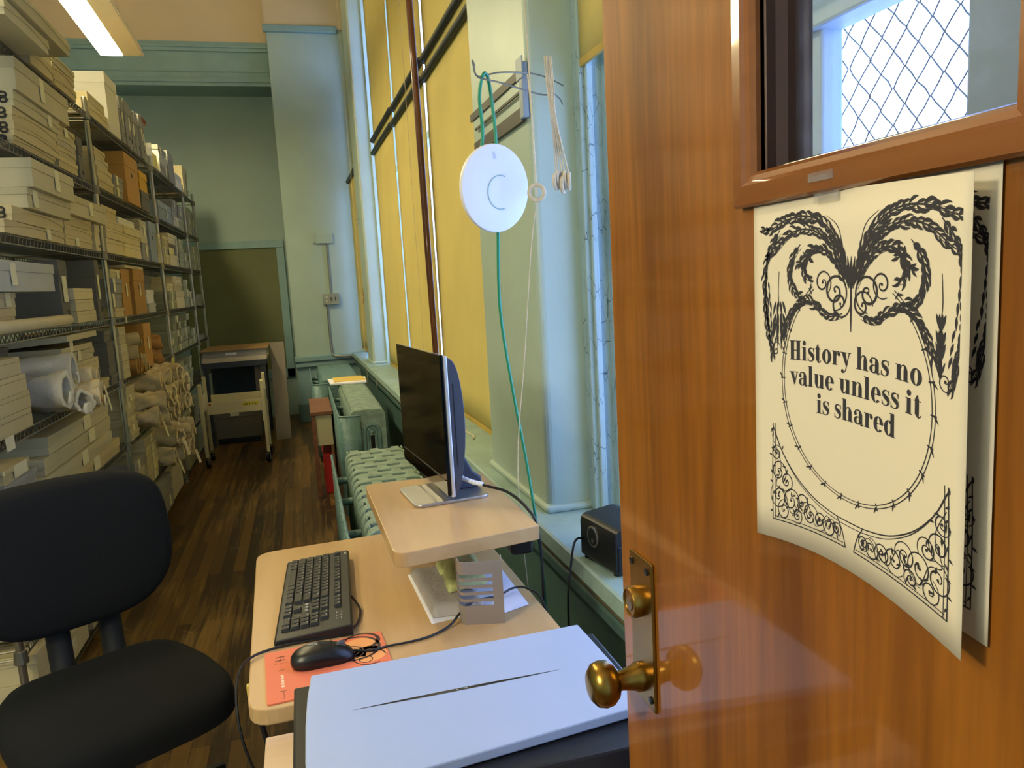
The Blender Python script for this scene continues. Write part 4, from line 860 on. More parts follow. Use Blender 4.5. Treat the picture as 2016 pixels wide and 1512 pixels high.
for k in range(5):
    a = 2*PI*k/5+0.3; d = Vector((math.cos(a), math.sin(a), 0))
    b = MB(); b.tube([Vector((0, 0, 0.13))+d*0.02, Vector((0, 0, 0.11))+d*0.15, Vector((0, 0, 0.075))+d*0.29], [0.024, 0.02, 0.015], 8); lg = part('base_arm', b, M_black, ch, world=False, smooth=True)
    b = MB(); n_ = Vector((-d.y, d.x, 0)); c0 = d*0.29+Vector((0, 0, 0.027)); b.lathe([(0.02, -0.02), (0.027, -0.014), (0.027, 0.014), (0.02, 0.02)], c0, n_, 16); part('caster', b, M_black, lg, world=False)
# ---------------------------------------------------------------- wire shelving
XS0, XS1 = -1.40, -0.97                    # rear and front post lines
LV = {'A': 2.39, 'B': 2.02, 'C': 1.68, 'D': 1.335, 'E': 1.0, 'F': 0.655, 'G': 0.32, 'H': 0.06}
PYS = [2.68, 4.48, 6.25, 7.85, 8.60]
BAYN = ('nearest shelving bay', 'second shelving bay', 'third shelving bay', 'farthest narrow bay')
M_post = mat('chrome_post', '#A8A79C', 0.28, metal=0.9, var=0.1, scale=20)
def post_mesh():
    b = MB(); b.tube([(0, 0, 0.03), (0, 0, 2.46)], 0.0125, 12)
    for k in range(24): b.lathe([(0.0135, 0), (0.0135, 0.003)], (0, 0, 0.10+k*0.0975), (0, 0, 1), 12)
    b.lathe([(0.018, 0), (0.018, 0.012), (0.012, 0.03)], (0, 0, 0.0), (0, 0, 1), 12)
    b.lathe([(0.0135, 0), (0.013, 0.012), (0.006, 0.016)], (0, 0, 2.455), (0, 0, 1), 12)
    return b
def shelf_mesh(ly, pitch=0.030, y0=0.0):
    b = MB(); w = XS1-XS0; full = y0 == 0.0
    for x in (0.0, w):
        b.tube([(x, y0, 0), (x, ly, 0)], 0.0036, 5).tube([(x, y0, -0.030), (x, ly, -0.030)], 0.0036, 5)
        n = max(2, int(ly/0.042)); pts = []
        for k in range(n*2+1): pts.append((x, y0+(ly-y0)*k/(2*n), 0.0 if k % 2 else -0.030))
        b.tube(pts, 0.0027, 4)
    for y in (y0+0.02, ly-0.02): b.tube([(0, y, 0), (w, y, 0)], 0.0036, 5).tube([(0, y, -0.030), (w, y, -0.030)], 0.0036, 5)
    for x in (w*0.33, w*0.66): b.tube([(x, y0, -0.006), (x, ly, -0.006)], 0.003, 4)
    k = 0.05
    while k < ly-0.03: b.tube([(0, k, 0.001), (w, k, 0.001)], 0.0022, 4); k += pitch
    for y in ((0.0, ly) if full else (ly,)):
        for x in (0.0, w): b.lathe([(0.020, -0.036), (0.0225, -0.034), (0.018, 0.006), (0.0145, 0.008)], (x, y, 0), (0, 0, 1), 14)
    return b
pm = post_mesh(); post_me = None; shelf_me = {}
def inst(name, me, parent, loc):
    o = bpy.data.objects.new(name, me); COL.objects.link(o); o.parent = parent; o.location = loc; return o
for bay in range(4):
    ya, yb = PYS[bay], PYS[bay+1]
    t = thing('wire_shelving_unit', ('chrome wire shelving unit nearest the camera, packed with archive boxes', 'second chrome wire shelving unit along, holding orange-brown record boxes', 'third chrome wire shelving unit along, farther from the camera', 'short last chrome wire shelving unit at the far end')[bay], 'shelving', (XS0, ya, 0), group='wire shelving along the left')
    first = bay == 0
    for y in ((0, yb-ya) if first else (yb-ya,)):
        for x in (0, XS1-XS0):
            if post_me is None:
                o = part('post', pm, M_post, t, world=False); post_me = o.data; o.location = (x, y, 0)
            else: inst('post', post_me, t, (x, y, 0))
    key_ = round(yb-ya, 3)
    for s, z in LV.items():
        if key_ not in shelf_me:
            o = part('shelf', shelf_mesh(yb-ya, 0.030, 0.0 if first else 0.026), M_wire, t, world=False); shelf_me[key_] = o.data; o.location = (0, 0, z)
        else: inst('shelf', shelf_me[key_], t, (0, 0, z))
    if bay == 1:
        part('shelf_tag', MB().box(-0.951, -0.948, 4.72, 4.75, 1.302, 1.338), M_card, t)
        part('shelf_tag', MB().box(-0.951, -0.948, 6.08, 6.20, 0.86, 0.985), mat('yellow_card', '#CFC46A', 0.8), t)
    if bay == 0: part('shelf_tag', MB().box(-0.951, -0.948, 2.76, 2.83, 0.965, 1.01), M_card, t)
# ---------------------------------------------------------------- archive boxes
def bm_(n, c): return mat('box_'+n, c, 0.82, var=0.05, scale=5, rnd=0.10)
BC = {'grey-tan': bm_('grey_tan', '#B9B08A'), 'tan': bm_('tan', '#BCAD80'), 'cream': bm_('cream', '#CDBF92'), 'pale grey': bm_('pale_grey', '#B4B4A6'), 'grey': bm_('grey', '#8E8D84'), 'dark grey': bm_('dark_grey', '#69665A'),
      'orange-brown': bm_('kraft', '#B08544'), 'yellow': bm_('yellow', '#C99A2E'), 'white': bm_('white', '#D6D3C4'), 'grey-green': bm_('grey_green', '#97997C'), 'blue-grey': bm_('blue_grey', '#8A959A'), 'red-brown': bm_('red_brown', '#8A4A32')}
M_boxdark = mat('box_shadow_gap', '#2B2A24', 0.9); M_clasp = mat('black_clasp', '#141414', 0.5)
SHN = {'A': 'top shelf', 'B': 'second shelf down', 'C': 'third shelf down', 'D': 'fourth shelf down', 'E': 'fifth shelf down', 'F': 'sixth shelf down', 'G': 'second lowest shelf', 'H': 'lowest shelf'}
ORD = ('first', 'second', 'third', 'fourth', 'fifth', 'sixth', 'seventh', 'eighth', 'ninth', 'tenth', 'eleventh', 'twelfth')
KN = {'flat': 'flat box', 'lid': 'lidded box', 'case': 'upright document case', 'kraft': 'record box', 'plain': 'carton', 'open': 'open-lidded box', 'tray': 'open tray box'}
def archive_box(xf, y0, y1, z, h, c, kind, label, tag=None, depth=0.38, group=None, rot=0.0, clasp=False):
    rr = random.Random(hash((round(y0, 3), round(z, 3))) & 0xffff)
    nm = {'flat': 'archive_box', 'lid': 'archive_box', 'case': 'document_case', 'kraft': 'record_box', 'plain': 'carton', 'open': 'archive_box', 'tray': 'tray_box'}[kind]
    ly = y1-y0; m = BC[c]
    t = thing(nm, label, 'box', (xf-depth/2, (y0+y1)/2, z), rz=rot, group=group)
    g = 0.002; x0, x1, a, d = -depth/2, depth/2, -ly/2, ly/2
    if kind == 'flat':
        hb = h*0.55
        part('body', MB().box(x0+g, x1-0.004, a+0.004, d-0.004, 0, h-0.006), m, t, world=False)
        sag = min(0.4*h, 0.020)*rr.uniform(0.5, 1.0); sag2 = 0.2*sag
        n = 12; b = MB()
        def lidz(u): return h*0.50+sag*math.sin(PI*u)**1.0*(0.6 if rr else 1)
        ring = []
        for k in range(n+1):
            u = k/n; y = a+ly*u; zt = h-sag2*math.sin(PI*u); zb = h*0.42+sag*math.sin(PI*u)
            ring.append([(x0, y, zb), (x1, y, zb), (x1, y, zt), (x0, y, zt)])
        vs = [p for r_i in ring for p in r_i]; fs = [(0, 1, 2, 3), (4*n, 4*n+3, 4*n+2, 4*n+1)]
        for k in range(n):
            for q in range(4): fs.append((4*k+q, 4*k+4+q, 4*k+4+(q+1) % 4, 4*k+(q+1) % 4))
        b.add(vs, fs); part('lid', b, m, t, world=False)
        if clasp:
            b = MB()
            for zz in (h*.35, h*.68): b.tube([(x1-0.035+0.012*math.cos(q*PI/5), a-0.003, zz+0.009*math.sin(q*PI/5)) for q in range(10)], 0.004, 6, closed=True)
            part('clasp', b, M_clasp, t, world=False)
    elif kind == 'lid':
        hl = min(h*0.35, 0.06)
        part('body', MB().box(x0+0.004, x1-0.004, a+0.004, d-0.004, 0, h-0.004), m, t, world=False)
        part('lid', MB().box(x0, x1, a, d, h-hl, h), m, t, world=False, bev=0.0015)
    elif kind == 'case':
        part('body', MB().box(x0, x1-0.004, a+0.002, d-0.002, 0, h-0.003), m, t, world=False)
        part('lid', MB().box(x0, x1, a, d, h*0.72, h), m, t, world=False, bev=0.001)
        b = MB(); b.tube([(x1, 0, h*0.22), (x1+0.004, 0, h*0.20), (x1+0.004, 0, h*0.16), (x1, 0, h*0.14)], 0.002, 5); part('pull_tab', b, M_clasp, t, world=False)
    elif kind == 'kraft':
        hl = h*0.26
        part('body', MB().box(x0+0.003, x1-0.004, a+0.003, d-0.003, 0, h-0.004), m, t, world=False)
        part('lid', MB().box(x0, x1, a, d, h-hl, h), m, t, world=False, bev=0.001)
        b = MB(); b.lathe([(0.016, 0), (0.016, 0.002)], (x1-0.005, 0.0, h*0.60), (1, 0, 0), 18); part('finger_hole', b, M_boxdark, t, world=False)
    elif kind == 'open':
        part('body', MB().box(x0, x1, a, d, 0, h*0.45), m, t, world=False)
        M_ = Matrix.Translation((x0, 0, h*0.45)) @ Matrix.Rotation(-math.radians(4), 4, 'Y')
        part('lid', MB().box(0, depth+0.03, a-0.01, d-0.02, 0.0, h*0.45).xf(M_), m, t, world=False)
    elif kind == 'tray':
        b = MB(); b.box(x0, x1, a, d, 0, 0.004).box(x0, x1, a, a+0.004, 0, h).box(x0, x1, d-0.004, d, 0, h).box(x0, x0+0.004, a, d, 0, h)
        part('body', b, m, t, world=False); part('contents', MB().box(x0+0.01, x1-0.012, a+0.012, d-0.03, 0.005, h*0.7), mat('yellow_folders', '#D9CC7E', 0.85), t, world=False, label='yellow folders')
    else:
        part('body', MB().box(x0, x1, a, d, 0, h), m, t, world=False, bev=0.0015)
        b = MB(); b.box(x1-0.001, x1+0.0006, a+0.003, d-0.003, h*0.70, h*0.715); part('flap_seam', b, M_boxdark, t, world=False)
    if tag is not None:
        ty, tw, th = tag
        cy = a+ly*ty; hh = min(th, h*0.92); zc = h*0.55
        part('label_card', MB().box(x1-0.001, x1+0.0014, cy-tw/2, cy+tw/2, max(0.002, zc-hh/2), min(h-0.001, zc+hh/2)), M_card, t, world=False)
    return t
NBOX = 0
def stack(s, bay, col, y0, y1, items, x=-0.955, cols=1):
    """items bottom to top: (h, colour, kind, options)"""
    global NBOX
    z = LV[s]+0.0048; n = len(items)
    for i, it in enumerate(items):
        h, c, kind = it[:3]; o = it[3] if len(it) > 3 else {}
        if n == 1: lev = ''
        elif i == n-1: lev = 'topmost of '
        elif i == 0: lev = 'bottom of '
        elif n == 3: lev = 'middle of '
        else: lev = ORD[i]+' up in '
        tg = o.get('tag', 'auto'); rr = random.Random(NBOX*31+7)
        if tg == 'auto':
            tg = None
            if kind in ('flat', 'lid', 'plain') and rr.random() < 0.45: tg = (rr.uniform(.25, .75), 0.045, 0.07)
            if kind in ('case', 'kraft'): tg = (0.5, min(0.03, (y1-y0)*.5), 0.075)
        unit = 'stack' if n > 1 else 'place'
        lab = '%s %s, %s%s %s, %s, %s' % (c, KN[kind], lev, ORD[col], unit, SHN[s], BAYN[bay])
        archive_box(x+o.get('dx', 0)+rr.uniform(-.006, .006), y0+o.get('a', 0), y1+o.get('b', 0), z, h-0.0012, c, kind, lab, tg, o.get('d', 0.38), 'archive boxes on the %s' % SHN[s], 0, o.get('clasp', False))
        NBOX += 1; z += h
def fl(h, c='grey-tan', **o): return (h, c, 'flat', o)
def ld(h, c='grey-tan', **o): return (h, c, 'lid', o)
def cs(h, c='dark grey', **o): return (h, c, 'case', o)
def kr(h, c='orange-brown', **o): return (h, c, 'kraft', o)
def pl_(h, c='cream', **o): return (h, c, 'plain', o)
T0 = (0.4, 0.05, 0.075)
S = {}
S['A', 0] = [(3.02, 3.50, [fl(.055, dx=.10, d=.46, tag=None), fl(.06, dx=.12, b=.22, d=.46, tag=None)]), (3.60, 3.90, [fl(.065, 'tan', tag=None), fl(.06, 'cream')]), (3.93, 4.28, [fl(.048, 'tan', tag=None), fl(.048, 'tan', tag=None), fl(.044, 'grey-tan', tag=None)])]
S['A', 1] = [(4.50, 4.94, [fl(.065, 'cream', tag=None), pl_(.05, 'cream', a=.02, b=-.06, tag=None)]), (4.97, 5.27, [ld(.33, 'white')])] + [(5.30+.118*k, 5.30+.118*k+.106, [cs(.275+.01*(k % 3), 'grey', tag=None if k in (1, 4) else (0.5, .035, .08))]+([fl(.035, 'red-brown', b=.10, tag=None)] if k == 6 else [])) for k in range(7)]
S['A', 2] = [(6.28, 6.58, [(.17, 'pale grey', 'tray', {'tag': None})]), (6.62, 7.0, [ld(.09, 'grey'), fl(.07, 'pale grey'), fl(.06, 'grey')]), (7.05, 7.36, [ld(.25, 'grey')]), (7.40, 7.76, [ld(.12, 'white', tag=None)])]
S['A', 3] = [(7.92, 8.12, [ld(.26, 'cream')]), (8.16, 8.2, [cs(.25, 'grey', tag=None)])]
S['B', 0] = [(3.28, 3.79, [fl(.03, 'tan', clasp=True), fl(.052, 'tan', clasp=True, b=.04), fl(.052, 'tan', clasp=True, b=.03), fl(.058, 'grey-tan', clasp=True, b=.06, dx=.01), ld(.118, 'grey-tan', tag=(0.45, .05, .09), b=.17, dx=.03, clasp=True)]), (3.84, 4.14, [ld(.05, 'tan'), fl(.05, 'tan'), fl(.045, 'grey-tan'), fl(.048, 'tan', tag=(.5, .05, .04))]), (4.17, 4.22, [cs(.15, 'dark grey', tag=None)]), (4.30, 4.40, [cs(.22, 'dark grey', tag=None, dx=-.03)])]
S['B', 1] = [(4.52, 4.86, [ld(.06, 'tan'), fl(.055, 'tan', tag=None), fl(.05, 'grey-tan', b=-.05), fl(.045, 'tan', b=-.10)]), (4.90, 5.13, [ld(.06, 'grey', tag=T0), ld(.06, 'grey', tag=(.3, .05, .075))]), (5.20, 5.60, [kr(.30, tag=None, dx=.01)]), (5.68, 5.95, [ld(.13, 'dark grey', tag=None), ld(.13, 'yellow', tag=None)]), (6.02, 6.16, [pl_(.2, 'white', dx=-.05)])]
S['B', 2] = [(6.34, 6.96, [ld(.14, 'blue-grey', tag=(.6, .03, .1))]), (7.02, 7.30, [ld(.08, 'pale grey'), ld(.08, 'grey'), ld(.06, 'grey')]), (7.36, 7.66, [ld(.1, 'grey-green'), ld(.1, 'grey')])]
S['B', 3] = [(7.95, 8.2, [ld(.085, 'grey-green'), ld(.085, 'grey'), ld(.08, 'grey-green')]), (8.24, 8.5, [ld(.09, 'grey'), ld(.09, 'grey-green'), ld(.06, 'grey')])]
S['C', 0] = [(3.04, 3.75, [fl(.048, 'tan', clasp=True), fl(.055, 'tan', clasp=True, a=.09), ld(.075, 'grey-tan', a=.20, b=.05, dx=.03, tag=(.15, .055, .07)), ld(.105, 'grey-tan', a=.20, b=.04, dx=.05, tag=(.55, .055, .08))]), (3.78, 4.24, [ld(.045, 'tan', tag=T0), fl(.045, 'tan'), fl(.045, 'tan'), ld(.09, 'grey-tan', b=.22, dx=.03, tag=(.55, .055, .06))]), (4.30, 4.40, [cs(.132, 'cream', tag=None)])]
S['C', 1] = [(4.52, 4.95, [pl_(.078, tag=None), pl_(.055, tag=None), pl_(.05, tag=None), ld(.07, 'tan', b=-.09, tag=None)]), (4.97, 5.45, [pl_(.078, tag=None), pl_(.055, tag=None), pl_(.05, tag=None), pl_(.04, 'white', a=-.08, b=-.12, tag=None)]), (5.50, 5.73, [ld(.115, 'grey', tag=(.6, .05, .08)), ld(.145, 'grey-tan', tag=(.6, .05, .085))]), (5.78, 6.05, [kr(.275, 'blue-grey', tag=None)]), (6.08, 6.2, [ld(.07, 'tan')]*3)]
S['C', 2] = [(6.32, 6.58, [ld(.075, 'tan', tag=T0), ld(.07, 'grey-tan', tag=T0), ld(.07, 'tan')]), (6.62, 6.98, [ld(.085, 'cream', tag=None), (.09, 'grey', 'tray', {'tag': None}), ld(.08, 'cream')]), (7.02, 7.1, [cs(.26, 'pale grey')]), (7.14, 7.40, [ld(.08, 'grey-green')]*3), (7.46, 7.7, [ld(.07, 'grey-green')]*2)]
S['C', 3] = [(7.95, 8.2, [ld(.075, 'grey-green')]*3), (8.24, 8.5, [ld(.08, 'grey-green')]*3)]
S['D', 0] = [(2.72, 3.14, [ld(.085, 'tan', tag=(.3, .05, .07), dx=-.03), ld(.055, 'grey-tan', dx=-.03, tag=(.8, .05, .05)), ld(.105, 'pale grey', b=.28, dx=.03, tag=(.35, .05, .075))]), (3.63, 3.75, [cs(.275, 'dark grey', dx=-.01, tag=(.5, .06, .11))]), (3.79, 4.12, [pl_(.052, tag=None), pl_(.052, tag=None, b=-.02), pl_(.052, tag=None, a=-.02, b=-.03)]), (4.18, 4.26, [cs(.295, 'dark grey', tag=(.5, .03, .12))])]
S['D', 1] = [(4.52, 4.75, [ld(.05, 'tan', tag=None), ld(.08, 'grey', tag=(.1, .04, .08)), ld(.08, 'grey', tag=(.1, .04, .07)), ld(.05, 'grey-tan')]), (4.78, 5.00, [kr(.27)]), (5.08, 5.42, [kr(.275), pl_(.018, 'cream', a=-.2, tag=None)]), (5.48, 5.74, [ld(.06, 'pale grey', tag=None), ld(.09, 'white', tag=None)]), (5.82, 6.15, [ld(.26, 'dark grey', dx=-.08, tag=None)])]
S['D', 2] = [(6.34, 6.62, [ld(.07, 'grey-green', tag=T0)]*2+[ld(.06, 'cream', tag=T0)]), (6.66, 7.12, [ld(.14, 'cream', tag=None), ld(.065, 'tan'), ld(.055, 'cream')]), (7.16, 7.42, [ld(.08, 'grey-green')]*3), (7.46, 7.7, [ld(.07, 'grey-green')]*2)]
S['D', 3] = [(8.0, 8.4, [ld(.06, 'grey-green'), ld(.05, 'grey')])]
S['E', 0] = [(2.71, 3.06, [pl_(.068, 'tan', tag=None), pl_(.062, 'tan', tag=None), pl_(.062, 'tan', b=-.03, tag=None), pl_(.062, 'tan', b=-.07, tag=None)]), (3.10, 3.42, [ld(.10, 'grey', dx=-.16, tag=None), ld(.06, 'grey', dx=-.16, tag=None), ld(.06, 'grey', dx=-.16, a=-.06, tag=None), ld(.05, 'dark grey', dx=-.16, a=-.06, tag=None)]),
             (3.58, 4.06, [ld(.05, 'tan', a=.13, b=.15, tag=(.1, .05, .05)), fl(.055, 'dark grey', tag=(.55, .05, .075)), pl_(.062, 'cream', a=-.06, tag=None), fl(.05, 'grey-tan', a=-.08, b=-.05, tag=(.5, .05, .05)), (.055, 'grey-tan', 'open', {'tag': (.3, .05, .05), 'a': -.10, 'b': -.10})]), (4.24, 4.38, [ld(.055, 'dark grey', tag=None)]*5)]
S['E', 1] = [(4.52, 4.68, [pl_(.047, 'grey-tan', tag=None)]*6), (4.72, 5.08, [kr(.27, dx=-.2, tag=None, d=.3)]), (5.16, 5.40, [kr(.275, dx=.005)]), (5.56, 5.82, [kr(.26, dx=-.10)])]
S['E', 2] = [(6.32+.20*k, 6.32+.20*k+.185, [ld(.056, 'grey-green', tag=(.5, .05, .05) if (k+j) % 2 else None, dx=-.02*(j % 2)) for j in range(3+(k*2) % 3)]) for k in range(5)] + [(7.40, 7.7, [ld(.07, 'grey-green')]*2)]
S['E', 3] = [(8.0, 8.3, [ld(.05, 'grey', tag=None)])]
S['F', 0] = [(2.71, 3.00, [ld(.10, 'grey', tag=None), ld(.05, 'tan', dx=.01, tag=(.3, .10, .045)), ld(.055, 'grey', dx=.01, tag=None), ld(.05, 'tan', dx=.01, b=-.06, tag=(.6, .12, .04))]), (3.08, 4.10, [fl(.072, 'tan', a=.17, b=.18, tag=(.55, .10, .06), d=.42), fl(.068, 'grey-tan', tag=(.52, .09, .06), d=.42), fl(.066, 'grey-tan', a=.04, b=.05, tag=(.65, .10, .06), d=.42), fl(.072, 'grey-tan', a=.10, b=.02, tag=(.58, .11, .06), d=.42)])]
S['F', 1] = [(4.52, 4.74, [ld(.0425, 'grey-tan', tag=(.3+.1*(j % 4), .05, .036) if j % 3 else None) for j in range(7)])]
S['F', 2] = [(6.34+.21*k, 6.34+.21*k+.195, [ld(.052, 'grey-green', tag=(.5, .05, .04) if (k+j) % 3 == 0 else None) for j in range(4+(k % 2))]) for k in range(4)]
S['G', 0] = [(2.78, 3.30, [ld(.09, 'cream', tag=(.7, .10, .06)), ld(.09, 'tan', tag=(.5, .07, .07)), ld(.08, 'grey-tan')]), (3.36, 4.30, [fl(.07, 'tan', tag=(.3, .1, .055)), fl(.07, 'tan'), fl(.06, 'cream', tag=(.7, .1, .05))])]
S['G', 1] = [(4.52, 4.80, [ld(.075, 'grey-tan', tag=T0), ld(.075, 'grey-tan'), ld(.06, 'grey', tag=T0)]), (4.84, 5.16, [ld(.058, 'grey-tan', tag=(.6, .06, .05)) for j in range(5)])]
S['G', 2] = [(6.4, 6.8, [ld(.09, 'grey-green')]*2), (6.86, 7.3, [ld(.08, 'grey-green')]*3)]
S['H', 0] = [(2.76, 3.36, [ld(.11, 'cream', tag=(.6, .12, .05)), ld(.10, 'cream')]), (3.42, 4.2, [ld(.1, 'tan'), ld(.1, 'grey-tan')])]
S['H', 1] = [(4.52, 5.0, [ld(.10, 'grey-tan'), ld(.10, 'grey-tan')]), (5.04, 5.44, [ld(.10, 'grey', dx=.03), ld(.11, 'grey', dx=.02)]), (5.48, 5.95, [ld(.21, 'grey-tan', dx=.02, tag=None)])]
S['H', 2] = [(6.4, 6.9, [ld(.2, 'grey-green')]), (7.0, 7.5, [ld(.2, 'grey-green')])]
for (s, bay), cols in S.items():
    for ci, (a, c, items) in enumerate(cols): stack(s, bay, ci, a, c, items)
# long cardboard tube lying along the fourth shelf
b = MB(); b.tube([(-0.945, 2.72, 1.335+0.004+0.023), (-0.945, 3.60, 1.335+0.004+0.023)], 0.022, 18); o = part('cardboard_tube', b, BC['cream'], smooth=True); o['label'] = 'long cream cardboard tube lying along the front of the fourth shelf'; o['category'] = 'tube'
# rolled textiles in muslin with hanging tags
M_muslin = mat('muslin', '#D8C79C', 0.95, var=0.10, scale=14, bump=0.35, bscale=60); M_wcloth = mat('white_cloth', '#CFC8AE', 0.95, var=0.06, scale=10, bump=0.3, bscale=40)
def textile_roll(label, c, r, L, yaw, tag, m=None, seed=0, flat=1.0, crumple=0.25, grp='rolled textiles in muslin', tilt=0.0):
    c = Vector(c)+Vector((0, 0, 0.012 if 'heap' in label else 0)); r = r*0.92 if 'heap' in label else r; R1 = random.Random(seed); t = thing('textile_roll', label, 'textile roll', tuple(c), group=grp)
    ph = [R1.uniform(0, 6.28) for _ in range(6)]; dx = Vector((math.cos(yaw)*math.cos(tilt), math.sin(yaw)*math.cos(tilt), math.sin(tilt))); w = Vector((-math.sin(yaw), math.cos(yaw), 0)); up = dx.cross(w)
    if up.z < 0: up = -up
    def rad(a, s): return r*(1+crumple*(0.35*math.sin(2*a+ph[0]+5*s)+0.3*math.sin(3*a+ph[1]-9*s)+0.25*math.sin(5*a+ph[2]+14*s)+0.2*math.sin(9*a+ph[3]+21*s)+0.16*math.sin(14*a+ph[5]-33*s)))
    def f(u, v):
        a = 2*PI*u; s = v; k = rad(a, s); fl_ = 1.0+(0.15*s**4)
        return c-dx*L*(1-s)+w*math.cos(a)*k*fl_+up*math.sin(a)*k*flat*fl_
    b = MB(); b.grid(f, 30, 16)
    def f2(u, v):
        a = 2*PI*u; k = rad(a, 1-.3*v)*(0.80-0.15*v); return c-dx*L*0.35*v+w*math.cos(a)*k+up*math.sin(a)*k*flat
    b.grid(f2, 30, 4)
    def f3(u, v):
        a = 2*PI*u; k = rad(a, 1); k = k*(1.15+(-0.35)*v); return c+dx*0.003*math.sin(PI*v)+w*math.cos(a)*k+up*math.sin(a)*k*flat
    b.grid(f3, 30, 2)
    part('wrapped_cloth', b, m or M_muslin, t, smooth=True, shade=0)
    b = MB(); b.grid(lambda u, v: c+dx*(0.012+.006*math.sin(6*u))-Vector((0, 0, 1))*(r*.1+r*0.95*v)+w*(u-.5)*r*0.8*(1+.5*math.sin(3*v+ph[4])), 5, 5); part('loose_flap', b, m or M_muslin, t, smooth=True, solid=0.0015, shade=0)
    if tag:
        b = MB(); a0 = c+dx*0.02+w*tag[0]-Vector((0, 0, r*.6)); dr = Vector((0.02, tag[1], -tag[2])); sd = w*0.021
        b.add([a0-sd, a0+sd, a0+sd+dr, a0-sd+dr], [(0, 1, 2, 3)]); part('tag', b, M_card, t, solid=0.0008)
    return t
textile_roll('pale rolled textile with an open end, highest on the fifth shelf near the camera', (-0.885, 3.36, 1.165), 0.050, 0.25, 0.0, None, M_wcloth, 1, 1.25, .10, 'rolled textiles on the fifth shelf', 0.0)
textile_roll('pale rolled textile beside the tan cartons, its open end facing out', (-0.875, 3.20, 1.105), 0.046, 0.24, -0.2, None, M_wcloth, 2, 1.3, .15, 'rolled textiles on the fifth shelf')
textile_roll('cream rolled textile on the fifth shelf, left of a twin roll', (-0.855, 3.50, 1.115), 0.036, 0.24, 0.1, None, M_muslin, 3, 1.3, .08, 'rolled textiles on the fifth shelf')
textile_roll('cream rolled textile with a hanging tag, rightmost on the fifth shelf near the camera', (-0.85, 3.555, 1.10), 0.036, 0.23, 0.1, (0.0, -.01, .11), M_muslin, 4, 1.3, .08, 'rolled textiles on the fifth shelf')
textile_roll('crumpled white cloth bundle at the shelf edge below the rolled textiles', (-0.84, 3.28, 1.048), 0.046, 0.22, -0.5, None, M_wcloth, 6, 0.8, .30, 'rolled textiles on the fifth shelf')
textile_roll('crumpled cream cloth bundle spilling over the shelf edge below the twin rolls', (-0.82, 3.44, 1.055), 0.050, 0.25, 0.15, None, M_muslin, 8, 0.9, .35, 'rolled textiles on the fifth shelf')
heap = [(4.86, .720, .048), (4.98, .72, .05), (5.12, .72, .05), (5.27, .72, .055), (5.44, .72, .055), (5.62, .72, .055), (5.82, .72, .06), (4.93, .81, .05), (5.08, .82, .055), (5.24, .83, .055), (5.42, .83, .058), (5.62, .83, .06), (5.06, .915, .048), (5.22, .925, .05), (5.40, .93, .05), (5.98, .74, .055)]
wh = ('lowest row', 'middle row', 'upper row')
for i, (y, z, r) in enumerate(heap):
    row = 0 if i < 7 or i == 15 else 1 if i < 12 else 2
    k = {0: i if i < 7 else 7, 1: i-7, 2: i-12}[row]
    textile_roll('muslin-wrapped roll in the sixth-shelf heap, %s, %s from the left' % (wh[row], ORD[k]), (-0.86+0.03*(i % 3), y, z), r, 0.24, 0.25*math.sin(i*2.1), ((0.01*(i % 3-1), .01*(i % 2), .09) if i % 3 == 0 else None), None, 20+i, 1.05, .46, 'muslin-wrapped rolls heaped on the sixth shelf', 0.10*math.sin(i*1.7))
heap2 = [(5.30, .395, .05), (5.46, .395, .055), (5.64, .39, .055), (5.84, .395, .055), (5.40, .50, .055), (5.58, .51, .055), (5.78, .51, .055), (6.0, .46, .055)]
for i, (y, z, r) in enumerate(heap2):
    row = 0 if i < 4 or i == 7 else 1
    textile_roll('muslin-wrapped roll in the second-lowest-shelf heap, %s, %s from the left' % (('lower row', 'upper row')[row], ORD[(i if i < 4 else 4) if row == 0 else i-4]), (-0.87+0.03*(i % 3), y, z), r, 0.28, 0.3*math.sin(i*2.7), ((0.0, .02, .10) if i % 2 == 0 else None), None, 60+i, 1.05, .46, 'muslin-wrapped rolls heaped on the second lowest shelf', 0.1*math.sin(i*2.3))


# kraft paper rolls on the fifth shelf of the second bay
for i, (y, z, r, c_) in enumerate(((4.80, 1.045, .04, 'brown'), (4.92, 1.045, .042, 'brown'), (4.84, 1.125, .04, 'tan'), (5.02, 1.05, .045, 'tan'), (4.88, 1.20, .038, 'tan'))):
    textile_roll('%s crumpled paper roll among the orange-brown boxes, %s' % (c_, ('bottom left', 'bottom middle', 'middle left', 'bottom right', 'topmost')[i]), (-0.93, y, z), r, 0.22, 0.1*i, None, mat('brown_paper', '#A87F45', 0.85, var=0.15, scale=20, bump=.3, bscale=50) if c_ == 'brown' else BC['tan'], 90+i, 1.0, .18, 'crumpled paper rolls among the orange-brown boxes')
for i, (y, z, r) in enumerate(((5.48, 1.05, .045), (5.50, 1.14, .04))):
    textile_roll(('brown crumpled paper bundle right of the front orange-brown case, lower', 'brown crumpled paper bundle right of the front orange-brown case, upper')[i], (-0.92, y+.0, z), r, 0.2, 0.4, None, MATS['brown_paper'], 97+i, 1.1, .4, 'crumpled paper rolls among the orange-brown boxes')
